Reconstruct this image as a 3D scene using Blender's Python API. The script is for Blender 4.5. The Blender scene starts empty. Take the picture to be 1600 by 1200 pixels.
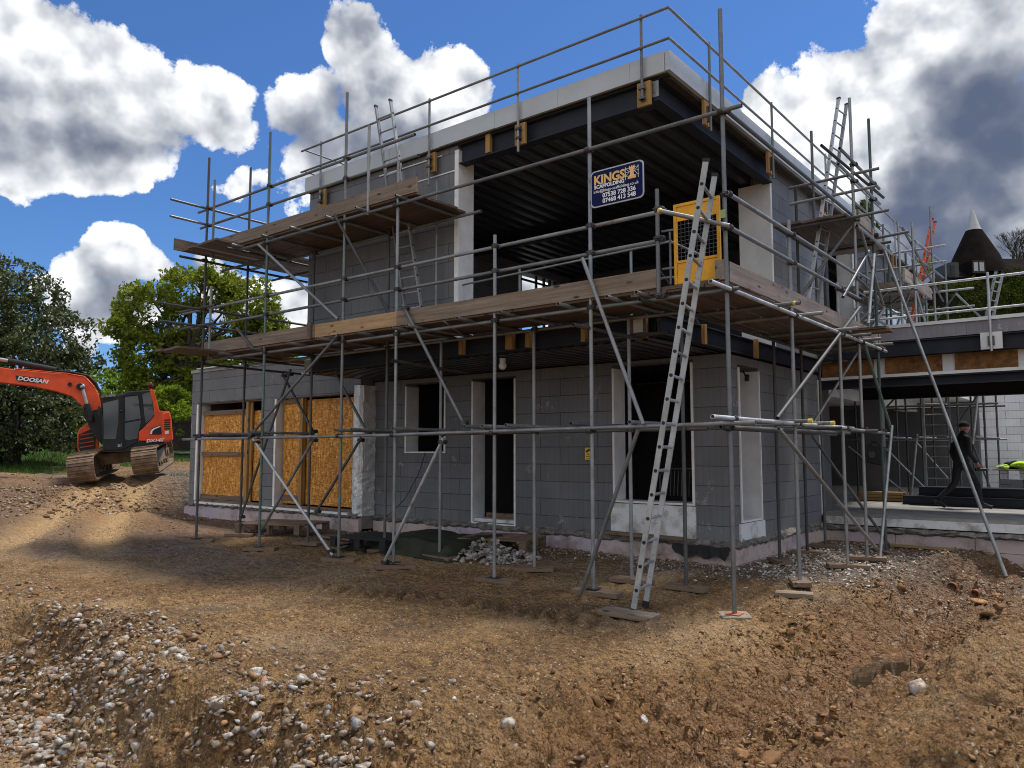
import bpy, math, random
import numpy as np
from mathutils import Vector, Matrix, noise
SC = bpy.context.scene
COL = SC.collection
PI = math.pi
rnd = random.Random(11)

# ------------------------------------------------------------------ helpers
def V(*a): return Vector(a)

class MB:
    """collects geometry for ONE mesh object (world or local metres)"""
    def __init__(s): s.v = []; s.f = []; s.m = []; s.sm = []
    def add(s, vs, fs, mi=0, smooth=False):
        b = len(s.v); s.v.extend([tuple(p) for p in vs])
        for f in fs:
            s.f.append(tuple(i + b for i in f)); s.m.append(mi); s.sm.append(smooth)
        return s
    def box(s, x0, x1, y0, y1, z0, z1, mi=0):
        vs = [(x, y, z) for x in (x0, x1) for y in (y0, y1) for z in (z0, z1)]
        return s.add(vs, [(0,1,3,2),(4,6,7,5),(0,4,5,1),(2,3,7,6),(0,2,6,4),(1,5,7,3)], mi)
    def obox(s, p0, p1, w, h, up=(0,0,1), mi=0):
        """beam from p0 to p1, width w (sideways) and height h (along up)"""
        p0 = Vector(p0); p1 = Vector(p1); d = (p1 - p0).normalized()
        u = Vector(up); side = d.cross(u)
        if side.length < 1e-4: side = d.cross(Vector((1,0,0)))
        side.normalize(); u = side.cross(d).normalized()
        vs = []
        for p in (p0, p1):
            for a, b in ((-1,-1),(1,-1),(1,1),(-1,1)):
                vs.append(p + side * (a * w / 2) + u * (b * h / 2))
        return s.add(vs, [(3,2,1,0),(4,5,6,7),(0,1,5,4),(1,2,6,5),(2,3,7,6),(3,0,4,7)], mi)
    def tube(s, p0, p1, r0, r1=None, n=10, mi=0, hollow=False, caps=True):
        if r1 is None: r1 = r0
        p0 = Vector(p0); p1 = Vector(p1); d = (p1 - p0).normalized()
        a = d.orthogonal().normalized(); b = d.cross(a)
        def ring(p, r): return [p + a * (r * math.cos(2*PI*k/n)) + b * (r * math.sin(2*PI*k/n)) for k in range(n)]
        q = lambda i, j: [(i*n + k, i*n + (k+1) % n, j*n + (k+1) % n, j*n + k) for k in range(n)]
        if hollow:
            e = min(.08, (p1 - p0).length * .3)
            vs = ring(p0, r0) + ring(p1, r1) + ring(p1, r1*.84) + ring(p1 - d*e, r1*.84) + ring(p0, r0*.84) + ring(p0 + d*e, r0*.84)
            s.add(vs, q(0,1), mi, True)
            s.add(vs[n:3*n], [(k, (k+1) % n, n + (k+1) % n, n + k) for k in range(n)], mi)
            s.add(vs[2*n:4*n], [(k, (k+1) % n, n + (k+1) % n, n + k) for k in range(n)], mi, True)
            s.add(vs[3*n:4*n], [tuple(range(n))], mi)
            s.add(vs[:n] + vs[4*n:5*n], [(n + k, n + (k+1) % n, (k+1) % n, k) for k in range(n)], mi)
            s.add(vs[4*n:], [(n + k, n + (k+1) % n, (k+1) % n, k) for k in range(n)], mi, True)
            s.add(vs[5*n:], [tuple(range(n-1,-1,-1))], mi)
        else:
            vs = ring(p0, r0) + ring(p1, r1)
            s.add(vs, q(0,1), mi, True)
            if caps: s.add(vs, [tuple(range(n-1,-1,-1)), tuple(range(n, 2*n))], mi)
        return s
    def path(s, pts, r, n=8, mi=0):
        """bent pipe through pts; r number or list"""
        pts = [Vector(p) for p in pts]; m = len(pts)
        rr = r if isinstance(r, (list, tuple)) else [r]*m
        vs = []; a = None
        for i, p in enumerate(pts):
            d = (pts[min(i+1, m-1)] - pts[max(i-1, 0)]).normalized()
            a = d.orthogonal().normalized() if a is None else (a - d * a.dot(d)).normalized()
            b = d.cross(a)
            vs += [p + a*(rr[i]*math.cos(2*PI*k/n)) + b*(rr[i]*math.sin(2*PI*k/n)) for k in range(n)]
        fs = [(i*n+k, i*n+(k+1) % n, (i+1)*n+(k+1) % n, (i+1)*n+k) for i in range(m-1) for k in range(n)]
        s.add(vs, fs, mi, True)
        return s.add([vs[k] for k in range(n)] + vs[-n:], [tuple(range(n-1,-1,-1)), tuple(range(n, 2*n))], mi)
    def prism(s, pts, off, mi=0):
        """planar polygon pts extruded by vector off"""
        n = len(pts); off = Vector(off); a = [Vector(p) for p in pts]; b = [p + off for p in a]
        return s.add(a + b, [tuple(range(n-1,-1,-1)), tuple(range(n, 2*n))] + [(k, (k+1) % n, n + (k+1) % n, n + k) for k in range(n)], mi)
    def ball(s, c, rx, ry, rz, n=12, m=8, mi=0):
        vs = []
        for j in range(m+1):
            t = PI * j / m
            for k in range(n):
                f = 2*PI*k/n
                vs.append((c[0] + rx*math.sin(t)*math.cos(f), c[1] + ry*math.sin(t)*math.sin(f), c[2] + rz*math.cos(t)))
        return s.add(vs, [(j*n+k, (j+1)*n+k, (j+1)*n+(k+1) % n, j*n+(k+1) % n) for j in range(m) for k in range(n)], mi, True)
    def xform(s, M):
        s.v = [tuple(M @ Vector(p)) for p in s.v]; return s
    def build(s, name, mats, parent=None, loc=None, bevel=0):
        me = bpy.data.meshes.new(name); me.from_pydata(s.v, [], s.f)
        if not isinstance(mats, (list, tuple)): mats = [mats]
        for m in mats: me.materials.append(m)
        me.polygons.foreach_set('material_index', s.m)
        me.polygons.foreach_set('use_smooth', s.sm)
        me.update()
        o = bpy.data.objects.new(name, me); COL.objects.link(o)
        if loc is not None: o.location = loc
        if parent is not None: attach(o, parent)
        if bevel:
            b = o.modifiers.new('edge', 'BEVEL'); b.width = bevel; b.segments = 2; b.limit_method = 'ANGLE'
        return o

def world_of(o):
    M = Matrix.Translation(o.location) @ o.rotation_euler.to_matrix().to_4x4()
    return (world_of(o.parent) @ o.matrix_parent_inverse @ M) if o.parent else M
def attach(o, parent):
    o.parent = parent; o.matrix_parent_inverse = world_of(parent).inverted()

def tag(o, label=None, cat=None, group=None, kind=None):
    if label: o['label'] = label
    if cat: o['category'] = cat
    if group: o['group'] = group
    if kind: o['kind'] = kind
    return o
def thing(name, label, cat, loc=(0,0,0), rz=0, group=None):
    o = bpy.data.objects.new(name, None); COL.objects.link(o)
    o.location = loc; o.rotation_euler = (0, 0, rz); o.empty_display_size = .2
    return tag(o, label, cat, group)
def copy_tree(o, parent=None):
    c = o.copy(); COL.objects.link(c)
    if parent is not None: c.parent = parent
    for ch in list(o.children): copy_tree(ch, c)
    return c

def np_mesh(name, verts, faces, mat, parent=None, col=None, smooth=False, loc=None):
    """verts (n,3) array, faces (m,k) array"""
    me = bpy.data.meshes.new(name); n = len(verts); m, k = faces.shape
    me.vertices.add(n); me.vertices.foreach_set('co', np.asarray(verts, np.float32).ravel())
    me.loops.add(m*k); me.loops.foreach_set('vertex_index', faces.astype(np.int32).ravel())
    me.polygons.add(m); me.polygons.foreach_set('loop_start', np.arange(0, m*k, k, dtype=np.int32))
    if smooth: me.polygons.foreach_set('use_smooth', np.ones(m, bool))
    me.materials.append(mat)
    if col is not None:
        for nm, c in col.items():
            a = me.color_attributes.new(nm, 'FLOAT_COLOR', 'POINT'); a.data.foreach_set('color', np.asarray(c, np.float32).ravel())
    me.update(calc_edges=True); me.validate()
    o = bpy.data.objects.new(name, me); COL.objects.link(o)
    if loc is not None: o.location = loc
    if parent is not None: attach(o, parent)
    return o

def text_part(name, body, size, mat, M, parent, bold=0.0, ext=.002, sx=1.0, align='LEFT', shear=0):
    cu = bpy.data.curves.new(name, 'FONT'); cu.body = body; cu.size = size; cu.extrude = ext; cu.offset = bold
    cu.align_x = align; cu.shear = shear; cu.resolution_u = 3
    o = bpy.data.objects.new('tmp_text', cu); COL.objects.link(o)
    bpy.context.view_layer.update()
    me = bpy.data.meshes.new_from_object(o.evaluated_get(bpy.context.evaluated_depsgraph_get()))
    bpy.data.objects.remove(o); me.materials.clear(); me.materials.append(mat); me.name = name
    me.transform(M @ Matrix.Diagonal((sx, 1, 1, 1)))
    p = bpy.data.objects.new(name, me); COL.objects.link(p)
    if parent: attach(p, parent)
    return p

# ------------------------------------------------------------------ materials
class NT:
    def __init__(s, name):
        s.mat = bpy.data.materials.new(name); s.mat.use_nodes = True
        s.t = s.mat.node_tree; s.N = s.t.nodes; s.L = s.t.links
        s.b = s.N['Principled BSDF']; s.b.inputs['Specular IOR Level'].default_value = .3
        s.tc = s.N.new('ShaderNodeTexCoord'); s.src = s.tc.outputs['Object']
    def lk(s, a, b): s.L.new(a, b)
    def mp(s, scale=(1,1,1), rot=(0,0,0), src=None):
        m = s.N.new('ShaderNodeMapping'); m.inputs['Scale'].default_value = scale; m.inputs['Rotation'].default_value = rot
        s.lk(src or s.src, m.inputs['Vector']); return m.outputs[0]
    def noise(s, sc, det=4, rough=.55, src=None, dist=0):
        n = s.N.new('ShaderNodeTexNoise'); n.inputs['Scale'].default_value = sc; n.inputs['Detail'].default_value = det
        n.inputs['Roughness'].default_value = rough; n.inputs['Distortion'].default_value = dist
        s.lk(src or s.src, n.inputs['Vector']); return n.outputs[0]
    def voro(s, sc, feat='F1', src=None, out='Distance'):
        n = s.N.new('ShaderNodeTexVoronoi'); n.feature = feat; n.inputs['Scale'].default_value = sc
        s.lk(src or s.src, n.inputs['Vector']); return n.outputs[out]
    def ramp(s, fac, stops):
        r = s.N.new('ShaderNodeValToRGB'); e = r.color_ramp.elements
        while len(e) > 1: e.remove(e[-1])
        for i, (p, c) in enumerate(stops):
            q = e[0] if i == 0 else e.new(p)
            q.position = p; q.color = (c, c, c, 1) if isinstance(c, (int, float)) else (*c, 1)
        s.lk(fac, r.inputs[0]); return r.outputs[0]
    def mix(s, f, a, b, mode='MIX'):
        m = s.N.new('ShaderNodeMix'); m.data_type = 'RGBA'; m.blend_type = mode
        for v, i in ((f, m.inputs[0]), (a, m.inputs[6]), (b, m.inputs[7])):
            if isinstance(v, (int, float)): i.default_value = v if i == m.inputs[0] else (v, v, v, 1)
            elif isinstance(v, tuple): i.default_value = (*v, 1)
            else: s.lk(v, i)
        return m.outputs[2]
    def math(s, op, a, b=0.0, c=None):
        m = s.N.new('ShaderNodeMath'); m.operation = op
        for i, v in enumerate((a, b) if c is None else (a, b, c)):
            if isinstance(v, (int, float)): m.inputs[i].default_value = v
            else: s.lk(v, m.inputs[i])
        return m.outputs[0]
    def attr(s, nm):
        a = s.N.new('ShaderNodeAttribute'); a.attribute_name = nm; return a
    def base(s, c):
        if isinstance(c, tuple): s.b.inputs['Base Color'].default_value = (*c, 1)
        else: s.lk(c, s.b.inputs['Base Color'])
        return s
    def rough(s, v, metal=0.0, spec=None):
        if isinstance(v, (int, float)): s.b.inputs['Roughness'].default_value = v
        else: s.lk(v, s.b.inputs['Roughness'])
        s.b.inputs['Metallic'].default_value = metal
        if spec is not None: s.b.inputs['Specular IOR Level'].default_value = spec
        return s
    def bump(s, h, dist=.01, strength=1.0):
        b = s.N.new('ShaderNodeBump'); b.inputs['Distance'].default_value = dist; b.inputs['Strength'].default_value = strength
        s.lk(h, b.inputs['Height']); s.lk(b.outputs[0], s.b.inputs['Normal']); return s

def simple(name, c, rough=.6, metal=0.0, var=.25, sc=6.0, bump=0.0, spec=None):
    m = NT(name); n = m.noise(sc, 5, .6)
    m.base(m.mix(m.ramp(n, [(.3, 0.0), (.7, 1.0)]), tuple(x*(1-var) for x in c), tuple(min(1, x*(1+var)) for x in c)))
    m.rough(rough, metal, spec)
    if bump: m.bump(m.noise(sc*6, 4), bump)
    return m.mat

M_ = {}
def galv(name, c, r=.42, metal=.55):
    m = NT(name); n = m.noise(3.0, 6, .7); f = m.noise(60.0, 3, .6); oi = m.N.new('ShaderNodeObjectInfo')
    c1 = m.mix(m.ramp(n, [(.35, 0.0), (.65, 1.0)]), tuple(x*.6 for x in c), c)
    c1 = m.mix(1.0, c1, m.ramp(oi.outputs['Random'], [(0, .62), (.5, .95), (1, 1.25)]), 'MULTIPLY')
    c1 = m.mix(m.ramp(m.noise(5.5, 5, .75), [(.60, 0.0), (.66, .65)]), c1, (.17, .105, .065))
    c2 = m.mix(m.ramp(f, [(.62, 0.0), (.72, 1.0)]), c1, (.16, .13, .10))
    m.base(c2).rough(m.ramp(n, [(.3, r), (.7, r+.22)]), metal).bump(f, .0015)
    return m.mat
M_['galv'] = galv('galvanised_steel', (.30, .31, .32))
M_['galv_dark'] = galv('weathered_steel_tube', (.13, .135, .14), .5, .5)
M_['galv_bright'] = galv('clean_steel_tube', (.50, .52, .54), .42, .45)
M_['galv_green'] = galv('green_stained_tube', (.14, .20, .19), .5, .45)
M_['coupler'] = galv('coupler_steel', (.09, .09, .095), .5, .6)
M_['alu'] = galv('ladder_aluminium', (.44, .46, .48), .48, .4)

def icf(name, c, groove=.45, w=1.2, h=.3, seam=(.05,.05,.055), stain=.5):
    m = NT(name); sx = m.N.new('ShaderNodeSeparateXYZ'); m.lk(m.src, sx.inputs[0])
    s = m.math('ADD', sx.outputs[0], sx.outputs[1]); cx = m.N.new('ShaderNodeCombineXYZ')
    wob = m.noise(1.3, 2); m.lk(s, cx.inputs[0]); m.lk(m.math('ADD', sx.outputs[2], m.math('MULTIPLY', wob, .012)), cx.inputs[1])
    def brick(bw, rh, mo):
        b = m.N.new('ShaderNodeTexBrick'); b.inputs['Scale'].default_value = 1; b.inputs['Brick Width'].default_value = bw
        b.inputs['Row Height'].default_value = rh; b.inputs['Mortar Size'].default_value = mo; b.inputs['Mortar Smooth'].default_value = .3
        b.inputs['Color1'].default_value = (.0,.0,.0,1); b.inputs['Color2'].default_value = (1,1,1,1); b.inputs['Mortar'].default_value = (.5,.5,.5,1)
        b.offset = .37; m.lk(cx.outputs[0], b.inputs['Vector']); return b
    b1 = brick(w, h, .0055); b2 = brick(.10, h*50, .0035)
    n = m.noise(1.2, 5, .6); f = m.noise(25, 4, .7)
    col = m.mix(m.ramp(n, [(.3, 0.0), (.75, 1.0)]), tuple(x*.80 for x in c), tuple(x*1.12 for x in c))
    col = m.mix(m.math('MULTIPLY', b1.outputs['Color'], .42), col, tuple(x*.55 for x in c))
    col = m.mix(m.math('MULTIPLY', b2.outputs['Fac'], .28), col, tuple(x*.6 for x in c))
    drip = m.noise(1.0, 5, .65, src=m.mp((9, 9, .7)))
    col = m.mix(m.math('MULTIPLY', m.ramp(drip, [(.50, 0.0), (.75, 1.0)]), stain), col, tuple(x*.62 for x in c))
    sp = m.ramp(f, [(.68, 0.0), (.74, 1.0)])
    big = m.noise(.5, 4, .6)
    col = m.mix(m.ramp(big, [(.50, 0.0), (.68, .55)]), col, tuple(x*.6 for x in c))
    col = m.mix(m.math('MULTIPLY', sp, .5), col, tuple(min(1, x*1.6) for x in c))
    gap = m.ramp(m.noise(2.2, 3), [(.36, .5), (.58, 1.0)])
    col = m.mix(m.math('MULTIPLY', m.math('MULTIPLY', b1.outputs['Fac'], gap), groove + .45), col, seam)
    hh = m.math('SUBTRACT', m.math('MULTIPLY', f, .4), m.math('ADD', b1.outputs['Fac'], m.math('MULTIPLY', b2.outputs['Fac'], .35)))
    sm_ = m.math('MULTIPLY', m.ramp(m.noise(3.5, 5, .75), [(.60, 0.0), (.66, .8)]), m.ramp(m.noise(.9, 2), [(.45, 0.0), (.6, 1.0)]))
    col = m.mix(sm_, col, tuple(min(1, x*1.75) for x in c))
    m.base(col).rough(.75).bump(hh, .008)
    return m.mat
M_['icf'] = icf('grey_insulating_block', (.20, .205, .222))
M_['icf_light'] = icf('pale_parapet_insulation', (.36, .385, .41), groove=.2, w=1.2, h=8.0, stain=.25)
M_['icf_blue'] = icf('smooth_grey_insulation', (.27, .27, .31), groove=.2, w=2.4, h=8.0, stain=.15)
M_['parapet'] = simple('silver_grey_parapet_board', (.46, .50, .54), .55, 0, .10, 1.5, .003)
M_['white_block'] = icf('pale_aircrete_block', (.84, .85, .90), w=.62, h=.25, seam=(.22,.22,.24), stain=.1)
M_['eps'] = simple('white_insulation_board', (.68, .69, .71), .7, 0, .14, 2.5, .001)
M_['eps_edge'] = simple('bright_insulation_edge', (.80, .80, .80), .6, 0, .1, 8)
m = NT('dirty_white_board'); n = m.noise(3, 6, .7)
m.base(m.mix(m.ramp(n, [(.45, 0.0), (.7, 1.0)]), (.76, .78, .82), (.24, .20, .17))).rough(.7); M_['eps_dirty'] = m.mat
m = NT('pink_insulation'); n = m.noise(2.0, 6, .7); f = m.noise(14, 4)
c = m.mix(m.ramp(m.noise(.45, 2), [(.45, 0.0), (.6, 1.0)]), (.56, .46, .45), (.52, .45, .54))
c = m.mix(m.ramp(n, [(.48, 0.0), (.70, 1.0)]), c, (.24, .18, .14))
c = m.mix(m.ramp(f, [(.66, 0.0), (.7, 1.0)]), c, (.08, .07, .06)); m.base(c).rough(.8).bump(f, .004); M_['xps'] = m.mat
m = NT('rough_mortar_ledge'); f = m.noise(9, 6, .7)
m.base(m.mix(m.ramp(f, [(.35, 0.0), (.7, 1.0)]), (.09, .085, .078), (.32, .30, .27))).rough(.9).bump(f, .04); M_['mortar'] = m.mat
M_['concrete'] = simple('concrete_slab', (.26, .25, .23), .85, 0, .3, 2.5, .004)
M_['osb_shaded'] = simple('shade_darkened_osb', (.20, .095, .032), .7, 0, .55, 9)  # overhang shade on the wing fascia put into the board colour
M_['steel_blue'] = simple('navy_primed_steel', (.028, .032, .044), .6, .0, .25, 2.0, 0, .15)
M_['deck_metal'] = simple('ribbed_metal_decking', (.085, .09, .10), .42, .6, .2, 1.5)
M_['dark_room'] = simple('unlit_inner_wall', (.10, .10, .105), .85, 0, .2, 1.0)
m = NT('osb'); wv = m.voro(30, 'F1', src=m.mp((1, 1, .3), (0, .5, 0)), out='Color')
w2 = m.voro(40, 'F1', src=m.mp((.35, 1, 1), (0, -.6, 0)), out='Color'); se = m.N.new('ShaderNodeSeparateColor'); m.lk(wv, se.inputs[0])
s2 = m.N.new('ShaderNodeSeparateColor'); m.lk(w2, s2.inputs[0])
c = m.ramp(m.math('MULTIPLY', m.math('ADD', se.outputs[0], s2.outputs[1]), .5), [(.1, (.28, .10, .015)), (.45, (.58, .24, .035)), (.75, (.76, .36, .065)), (.98, (.92, .66, .28))])
c = m.mix(m.ramp(m.noise(1.5, 4), [(.4, 0.0), (.75, .35)]), c, (.40, .19, .04)); m.base(c).rough(.6).bump(se.outputs[0], .002); M_['osb'] = m.mat
def wood(name, c, d, axis='x', rough=.7):
    m = NT(name); sc = {'x': (.6, 14, 14), 'y': (14, .6, 14), 'z': (14, 14, .6)}[axis]
    g = m.noise(1.6, 6, .65, src=m.mp(sc), dist=.6); k = m.voro(3.6, 'F1', src=m.mp({'x': (.8, 2.4, 2.4), 'y': (2.4, .8, 2.4), 'z': (2.4, 2.4, .8)}[axis]))
    col = m.mix(m.ramp(g, [(.32, 0.0), (.68, 1.0)]), d, c)
    col = m.mix(m.ramp(k, [(.10, 1.0), (.19, 0.0)]), col, tuple(x*.35 for x in d))
    col = m.mix(m.ramp(m.noise(1.1, 5, .7), [(.5, 0.0), (.72, .7)]), col, tuple(x*.5 for x in c))
    m.base(col).rough(rough).bump(g, .004); return m.mat
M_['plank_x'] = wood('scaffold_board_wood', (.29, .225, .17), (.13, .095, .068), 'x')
M_['plank_y'] = wood('scaffold_board_wood_side', (.34, .285, .24), (.18, .14, .115), 'y')
M_['plank_pale'] = wood('newer_board_wood', (.46, .31, .17), (.30, .18, .09), 'x')
M_['plank_pink'] = wood('reddish_board_wood', (.26, .20, .155), (.13, .095, .07), 'x')
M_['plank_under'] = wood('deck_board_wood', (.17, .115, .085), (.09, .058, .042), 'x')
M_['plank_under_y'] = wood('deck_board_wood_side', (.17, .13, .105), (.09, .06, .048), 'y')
M_['timber'] = wood('yellow_timber', (.44, .27, .10), (.27, .14, .04), 'z')
M_['timber_x'] = wood('framing_timber', (.40, .26, .12), (.24, .14, .06), 'x')
M_['timber_old'] = wood('old_timber', (.24, .17, .12), (.12, .08, .055), 'x')
m = NT('foil_membrane'); w = m.noise(3.0, 6, .7, dist=1.5, src=m.mp((1, 1, .45)))
m.base((.78, .79, .81)).rough(.30, .45).bump(w, .05); M_['foil'] = m.mat
M_['membrane'] = simple('pale_roof_membrane', (.66, .70, .74), .5, 0, .12, 3)
M_['black_rubber'] = simple('black_rubber', (.018, .018, .02), .6, 0, .3, 9, .003)
M_['black_metal'] = simple('black_painted_metal', (.022, .023, .025), .42, .1, .3, 4)
M_['red'] = simple('orange_red_paint', (.80, .085, .018), .38, 0, .22, 3.5, .001, .4)
M_['red_dark'] = simple('worn_orange_paint', (.55, .07, .02), .45, 0, .3, 6)
M_['yellow'] = simple('yellow_gate_paint', (.78, .38, .02), .45, 0, .15, 7)
M_['yellow_sign'] = simple('yellow_sign_paint', (.82, .60, .03), .5, 0, .05, 7)
M_['orange_ladder'] = simple('orange_fibreglass', (.50, .08, .025), .4, 0, .15, 7)
M_['white_paint'] = simple('white_paint', (.80, .80, .80), .5, 0, .08, 4)
M_['cowl_grey'] = simple('weathered_white_cowl', (.42, .43, .44), .7, 0, .1, 1)
M_['cream'] = simple('pale_text_paint', (.86, .86, .88), .5, 0, .02, 4)
M_['gold'] = simple('gold_text_paint', (.85, .52, .16), .45, 0, .12, 20)
M_['navy'] = simple('navy_sign_face', (.008, .014, .075), .7, 0, .1, 4, 0, .1)
M_['sign_edge'] = simple('grey_sign_frame', (.42, .42, .44), .4, .3, .1, 6)
M_['hivis'] = simple('hi_vis_fabric', (.55, .85, .02), .7, 0, .15, 12, .01)
M_['cloth'] = simple('dark_work_clothes', (.022, .022, .026), .85, 0, .4, 8, .006)
M_['skin'] = simple('skin', (.42, .22, .15), .5, 0, .1, 10)
M_['mud_steel'] = simple('muddy_track_steel', (.22, .155, .105), .7, .25, .45, 5, .01)
M_['tarp'] = simple('dark_green_tarp', (.026, .030, .017), .8, 0, .45, 3, .01)
M_['tile'] = simple('brown_roof_tile', (.015, .012, .011), .95, 0, .4, 1.2, .02, .02)
M_['pipe'] = simple('terracotta_pipe', (.38, .14, .07), .6, 0, .2, 6)
M_['bark'] = simple('bark', (.055, .045, .035), .9, 0, .35, 6, .02)
m = NT('excavator_glass'); m.base((.02, .027, .028)).rough(.05, .2, .9); M_['glass'] = m.mat
m = NT('oast_window_glass'); m.base((.25, .27, .3)).rough(.08, .3, .8); M_['pane'] = m.mat
def leaf(name, a, b, rough=.5, tr=.25, spec=.3):
    m = NT(name); at = m.attr('tint'); m.base(m.mix(at.outputs['Fac'], a, b)).rough(rough, 0, spec)
    t = m.N.new('ShaderNodeBsdfTranslucent'); m.lk(m.mix(at.outputs['Fac'], a, b), t.inputs[0])
    mx = m.N.new('ShaderNodeMixShader'); mx.inputs[0].default_value = tr
    m.lk(m.b.outputs[0], mx.inputs[1]); m.lk(t.outputs[0], mx.inputs[2]); m.lk(mx.outputs[0], m.N['Material Output'].inputs[0]); return m.mat
M_['leaf_dark'] = leaf('dark_tree_leaf', (.034, .052, .014), (.10, .125, .045), .55, .25, .2)
M_['blossom'] = leaf('pale_leaf_underside', (.20, .23, .17), (.42, .45, .38), .5, .2)
M_['leaf_oak'] = leaf('young_oak_leaf', (.10, .135, .012), (.27, .31, .025), .5, .5)
M_['leaf_lime'] = leaf('lime_green_leaf', (.12, .19, .012), (.28, .38, .02), .5, .4)
M_['leaf_hedge'] = leaf('hedge_leaf', (.016, .026, .006), (.075, .090, .010), .85, .15, .03)
M_['grassblade'] = leaf('grass_blade', (.045, .095, .015), (.13, .22, .03), .6, .3)
# ------------------------------------------------------------------ camera, sky, sun
CAMP = (3.3471, -7.8666, 1.71); YAW = math.radians(38.7); PIT = math.atan(106/1215.)
cd = bpy.data.cameras.new('camera'); cam = bpy.data.objects.new('camera', cd); COL.objects.link(cam)
cam.location = CAMP; cam.rotation_euler = (PI/2 + PIT, 0, YAW)
cd.sensor_width = 36; cd.lens = 1215/1600*36; cd.clip_start = .05; cd.clip_end = 3000
SC.camera = cam
SC.render.resolution_x = 1024; SC.render.resolution_y = 768
SC.view_settings.view_transform = 'Standard'; SC.view_settings.look = 'None'; SC.view_settings.gamma = 1
SC.view_settings.exposure = 0.27
SC.cycles.pixel_filter_type = 'BLACKMAN_HARRIS'; SC.cycles.filter_width = 1.0
SC.cycles.max_bounces = 5; SC.cycles.diffuse_bounces = 3; SC.cycles.glossy_bounces = 3; SC.cycles.transmission_bounces = 4
SUN_AZ = math.radians(18)      # direction the light comes from, measured from +Y towards +X
SUN_EL = math.radians(65)
sd = bpy.data.lights.new('sun', 'SUN'); sd.energy = 3.8; sd.angle = math.radians(10); sd.color = (1, .94, .85)
so = bpy.data.objects.new('sun', sd); COL.objects.link(so)
sdir = Vector((math.sin(SUN_AZ)*math.cos(SUN_EL), math.cos(SUN_AZ)*math.cos(SUN_EL), math.sin(SUN_EL)))
so.rotation_euler = sdir.to_track_quat('Z', 'Y').to_euler(); so.location = (0, 0, 40)
W = bpy.data.worlds.new('World'); SC.world = W; W.use_nodes = True
wt = W.node_tree; WN = wt.nodes; WL = wt.links; bg = WN['Background']
class WNT(NT):
    def __init__(s): s.t = wt; s.N = WN; s.L = WL; s.tc = WN.new('ShaderNodeTexCoord'); s.src = s.tc.outputs['Generated']
w = WNT()
sky = WN.new('ShaderNodeTexSky'); sky.sky_type = 'NISHITA'; sky.sun_disc = False
sky.sun_elevation = SUN_EL; sky.sun_rotation = SUN_AZ; sky.air_density = 1.0; sky.dust_density = .35; sky.ozone_density = 2.5
# cloud banks: (azimuth deg from +Y, elevation deg, half widths, weight) turned into one density field over the sky dome
def px_dir(u, v):
    a = (u-800)/1215.; b = (600-v)/1215.
    cy, sy, cp, sp = math.cos(YAW), math.sin(YAW), math.cos(PIT), math.sin(PIT)
    d = Vector((-sy*cp + a*cy + b*sy*sp, cy*cp + a*sy - b*cy*sp, sp + b*cp)).normalized()
    return math.degrees(math.atan2(d.x, d.y)), math.degrees(math.asin(d.z))
def bank(lst):
    out = []
    for (u, v, ru, rv, wg) in lst:
        az, el = px_dir(u, v); a2, _ = px_dir(u+ru, v); _, e2 = px_dir(u, v-rv)
        out.append((az, el, abs(a2-az), abs(e2-el), wg))
    return out
COVER = bank([(40,70,130,110,1),(190,130,120,90,1),(120,215,150,85,1),(305,165,62,85,1),(165,290,60,38,.9),(20,190,110,100,1),(335,205,40,18,.5),
  (545,75,58,68,1),(600,150,90,72,1),(480,160,78,78,1),(680,165,70,66,1),(730,195,45,30,.8),(540,235,110,60,1),(620,225,90,60,.9),(470,245,55,70,.7),(352,300,42,26,.42),
  (210,425,85,48,1),(185,490,70,60,1),(100,450,34,24,.8),(160,550,38,26,.9),(330,440,80,60,.95),(430,470,90,60,.95),(450,380,60,30,.5),(5,278,20,16,.7),(380,570,100,50,.6),(480,300,30,18,.4),
  (1330,110,95,70,1),(1225,185,80,62,1),(1430,50,110,70,1),(1360,200,100,80,1),(1300,260,80,60,.9),(1190,170,50,36,.9),
  (1520,210,180,170,1),(1450,340,160,110,1),(1560,60,90,90,1),(1590,380,150,130,1),(1400,420,110,80,1),(1500,400,190,110,1.1),(1450,250,140,120,1.1),(1700,480,200,120,1),(1310,360,70,80,.9),(840,440,90,60,1.2),(1330,330,90,90,.9),(1800,150,260,220,1),(1500,-110,260,130,.9)])
DARK = bank([(95,235,180,62,.55),(30,180,80,70,.32),(220,215,100,55,.30),(480,210,100,90,.74),(580,245,140,60,.66),(620,140,40,30,.2),(190,480,60,50,.75),(330,470,90,50,.35),
  (1550,190,170,150,1.3),(1470,350,160,130,1.25),(1330,235,90,30,.28),(1600,400,160,80,.75),(1290,210,50,26,.25),(1800,200,260,200,1)])
geo = w.src
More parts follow.
